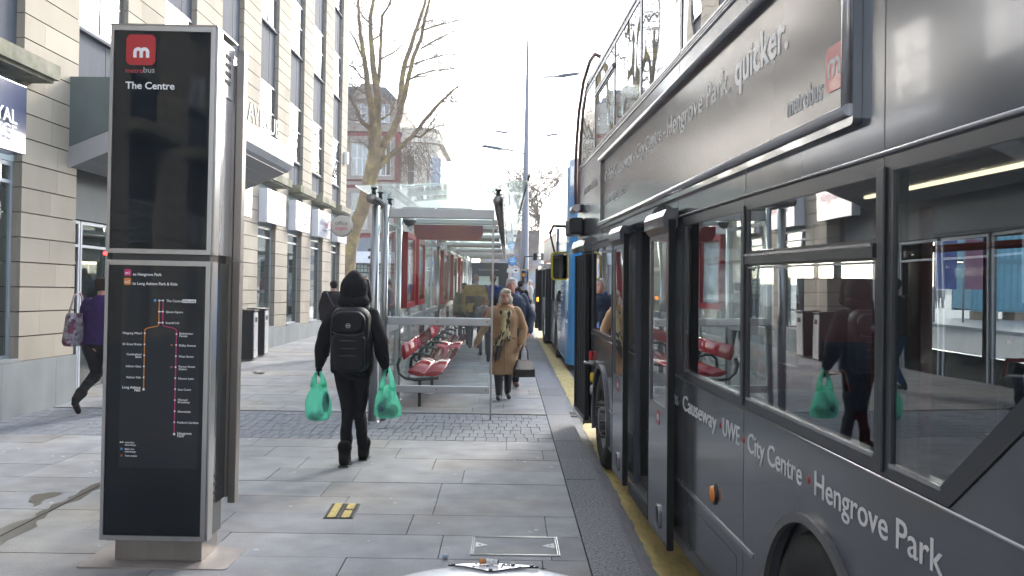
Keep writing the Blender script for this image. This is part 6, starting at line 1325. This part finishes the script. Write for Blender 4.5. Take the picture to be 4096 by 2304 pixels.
S, hd = plain('person in a dark jacket with an orange scarf beyond the grey-haired walker', .26, 22.5, -10, 1.55, (.03, .03, .04), hairc=(.09, .05, .03)); fuse('scarf', [('e', hd+V((0, 0, -.13)), (.115, .11, .045))], M('orange_scarf', (.75, .16, .03), .9), S, .018)
plain('grey-haired person in a pale jacket near the lamp mast far ahead', .95, 38.0, 90, 1.72, (.40, .37, .35), hairc=(.5, .48, .45), vox=.03)
plain('person in a teal jacket by the cycle stands far ahead', 1.33, 37.0, 200, 1.62, (.03, .11, .13), vox=.03)
S, hd = plain('grey-haired person in a pale striped padded jacket seen left of the shelter posts', -4.02, 31.0, -20, 1.60, (.40, .44, .52), (.06, .08, .10), (.14, .11, .09), girth=1.08)
m = MB()
for k in range(6): m.lathe([(.215, 0), (.222, .012), (.215, .024)], (0, 0, .92+k*.085), 20)
m.build('jacket_stripe', M('stripe_blue', (.22, .26, .36), .8), S)
plain('person in a red coat far off beside the shop front', -5.0, 46.0, 40, 1.65, (.30, .04, .05), vox=.03)
# cyclist crossing
bicycle(-8.05, 50, 0, R(-50), 'dark bicycle being ridden past the red shop poster', 1.05, None)
plain('cyclist in a grey-brown jacket and cap riding past the shop front', -8.05, 50, -50, 1.75, (.14, .13, .12), (.02, .02, .025), (.12, .12, .12), vox=.025, lean=.28, z=.08, arms=[((-.24, .42, 1.18), (-.22, .58, 1.05)), ((.24, .42, 1.18), (.22, .58, 1.05))], legs=[((-.10, .34, .72), (-.1, .12, .42)), ((.10, .30, .60), (.1, .0, .22))])
# walker hidden behind the pillar, seen only as a reflection in the bus
S, hd = plain('person in a dark padded jacket and blue jeans walking behind the tall pillar', -4.42, 13.6, -20, 1.74, (.035, .03, .025), (.03, .07, .15), (.05, .04, .03), vox=.016, legs=[((-.1, .16, .5), (-.1, .26, .09)), ((.1, .05, .5), (.1, -.2, .14))])
carrier_bag(-4.20, 13.62, .45, .26, .32, M('purple_bag_plastic', (.14, .02, .20), .3, coat=.3), "purple shopping bag in the jeans wearer's hand behind the pillar", rz=30, seed=6)
for k, (x, y, c) in enumerate(((33.4, 70, (.05, .05, .06)), (34.3, 71, (.30, .28, .25)), (35.3, 69, (.04, .06, .10)))): plain('small distant person on the square across the road, %s of three' % ('left', 'middle', 'right')[k], x, y, 40*k, 1.72, c, vox=.04, hands=False)
for q in bpy.data.objects:
    for k_ in ('_hd', '_sc'):
        if k_ in q: del q[k_]

# ---------------------------------------------------------------- thin haze volume, added to lift blacks and fade the distance like glare
hm = bpy.data.materials.new('haze_air'); hm.use_nodes = True; ht = hm.node_tree; ht.nodes.remove(ht.nodes['Principled BSDF']); pv = ht.nodes.new('ShaderNodeVolumePrincipled')
pv.inputs['Color'].default_value = (.93, .95, 1, 1); pv.inputs['Density'].default_value = .0015; ht.links.new(pv.outputs[0], ht.nodes['Material Output'].inputs['Volume'])
m = MB(); m.box(-75, 100, -60, 205, -1.6, 26); tag(m.build('haze', hm), 'thin pale haze added to the air for a glare-like fade', 'haze', kind='stuff')
bpy.data.scenes.remove(TMP)
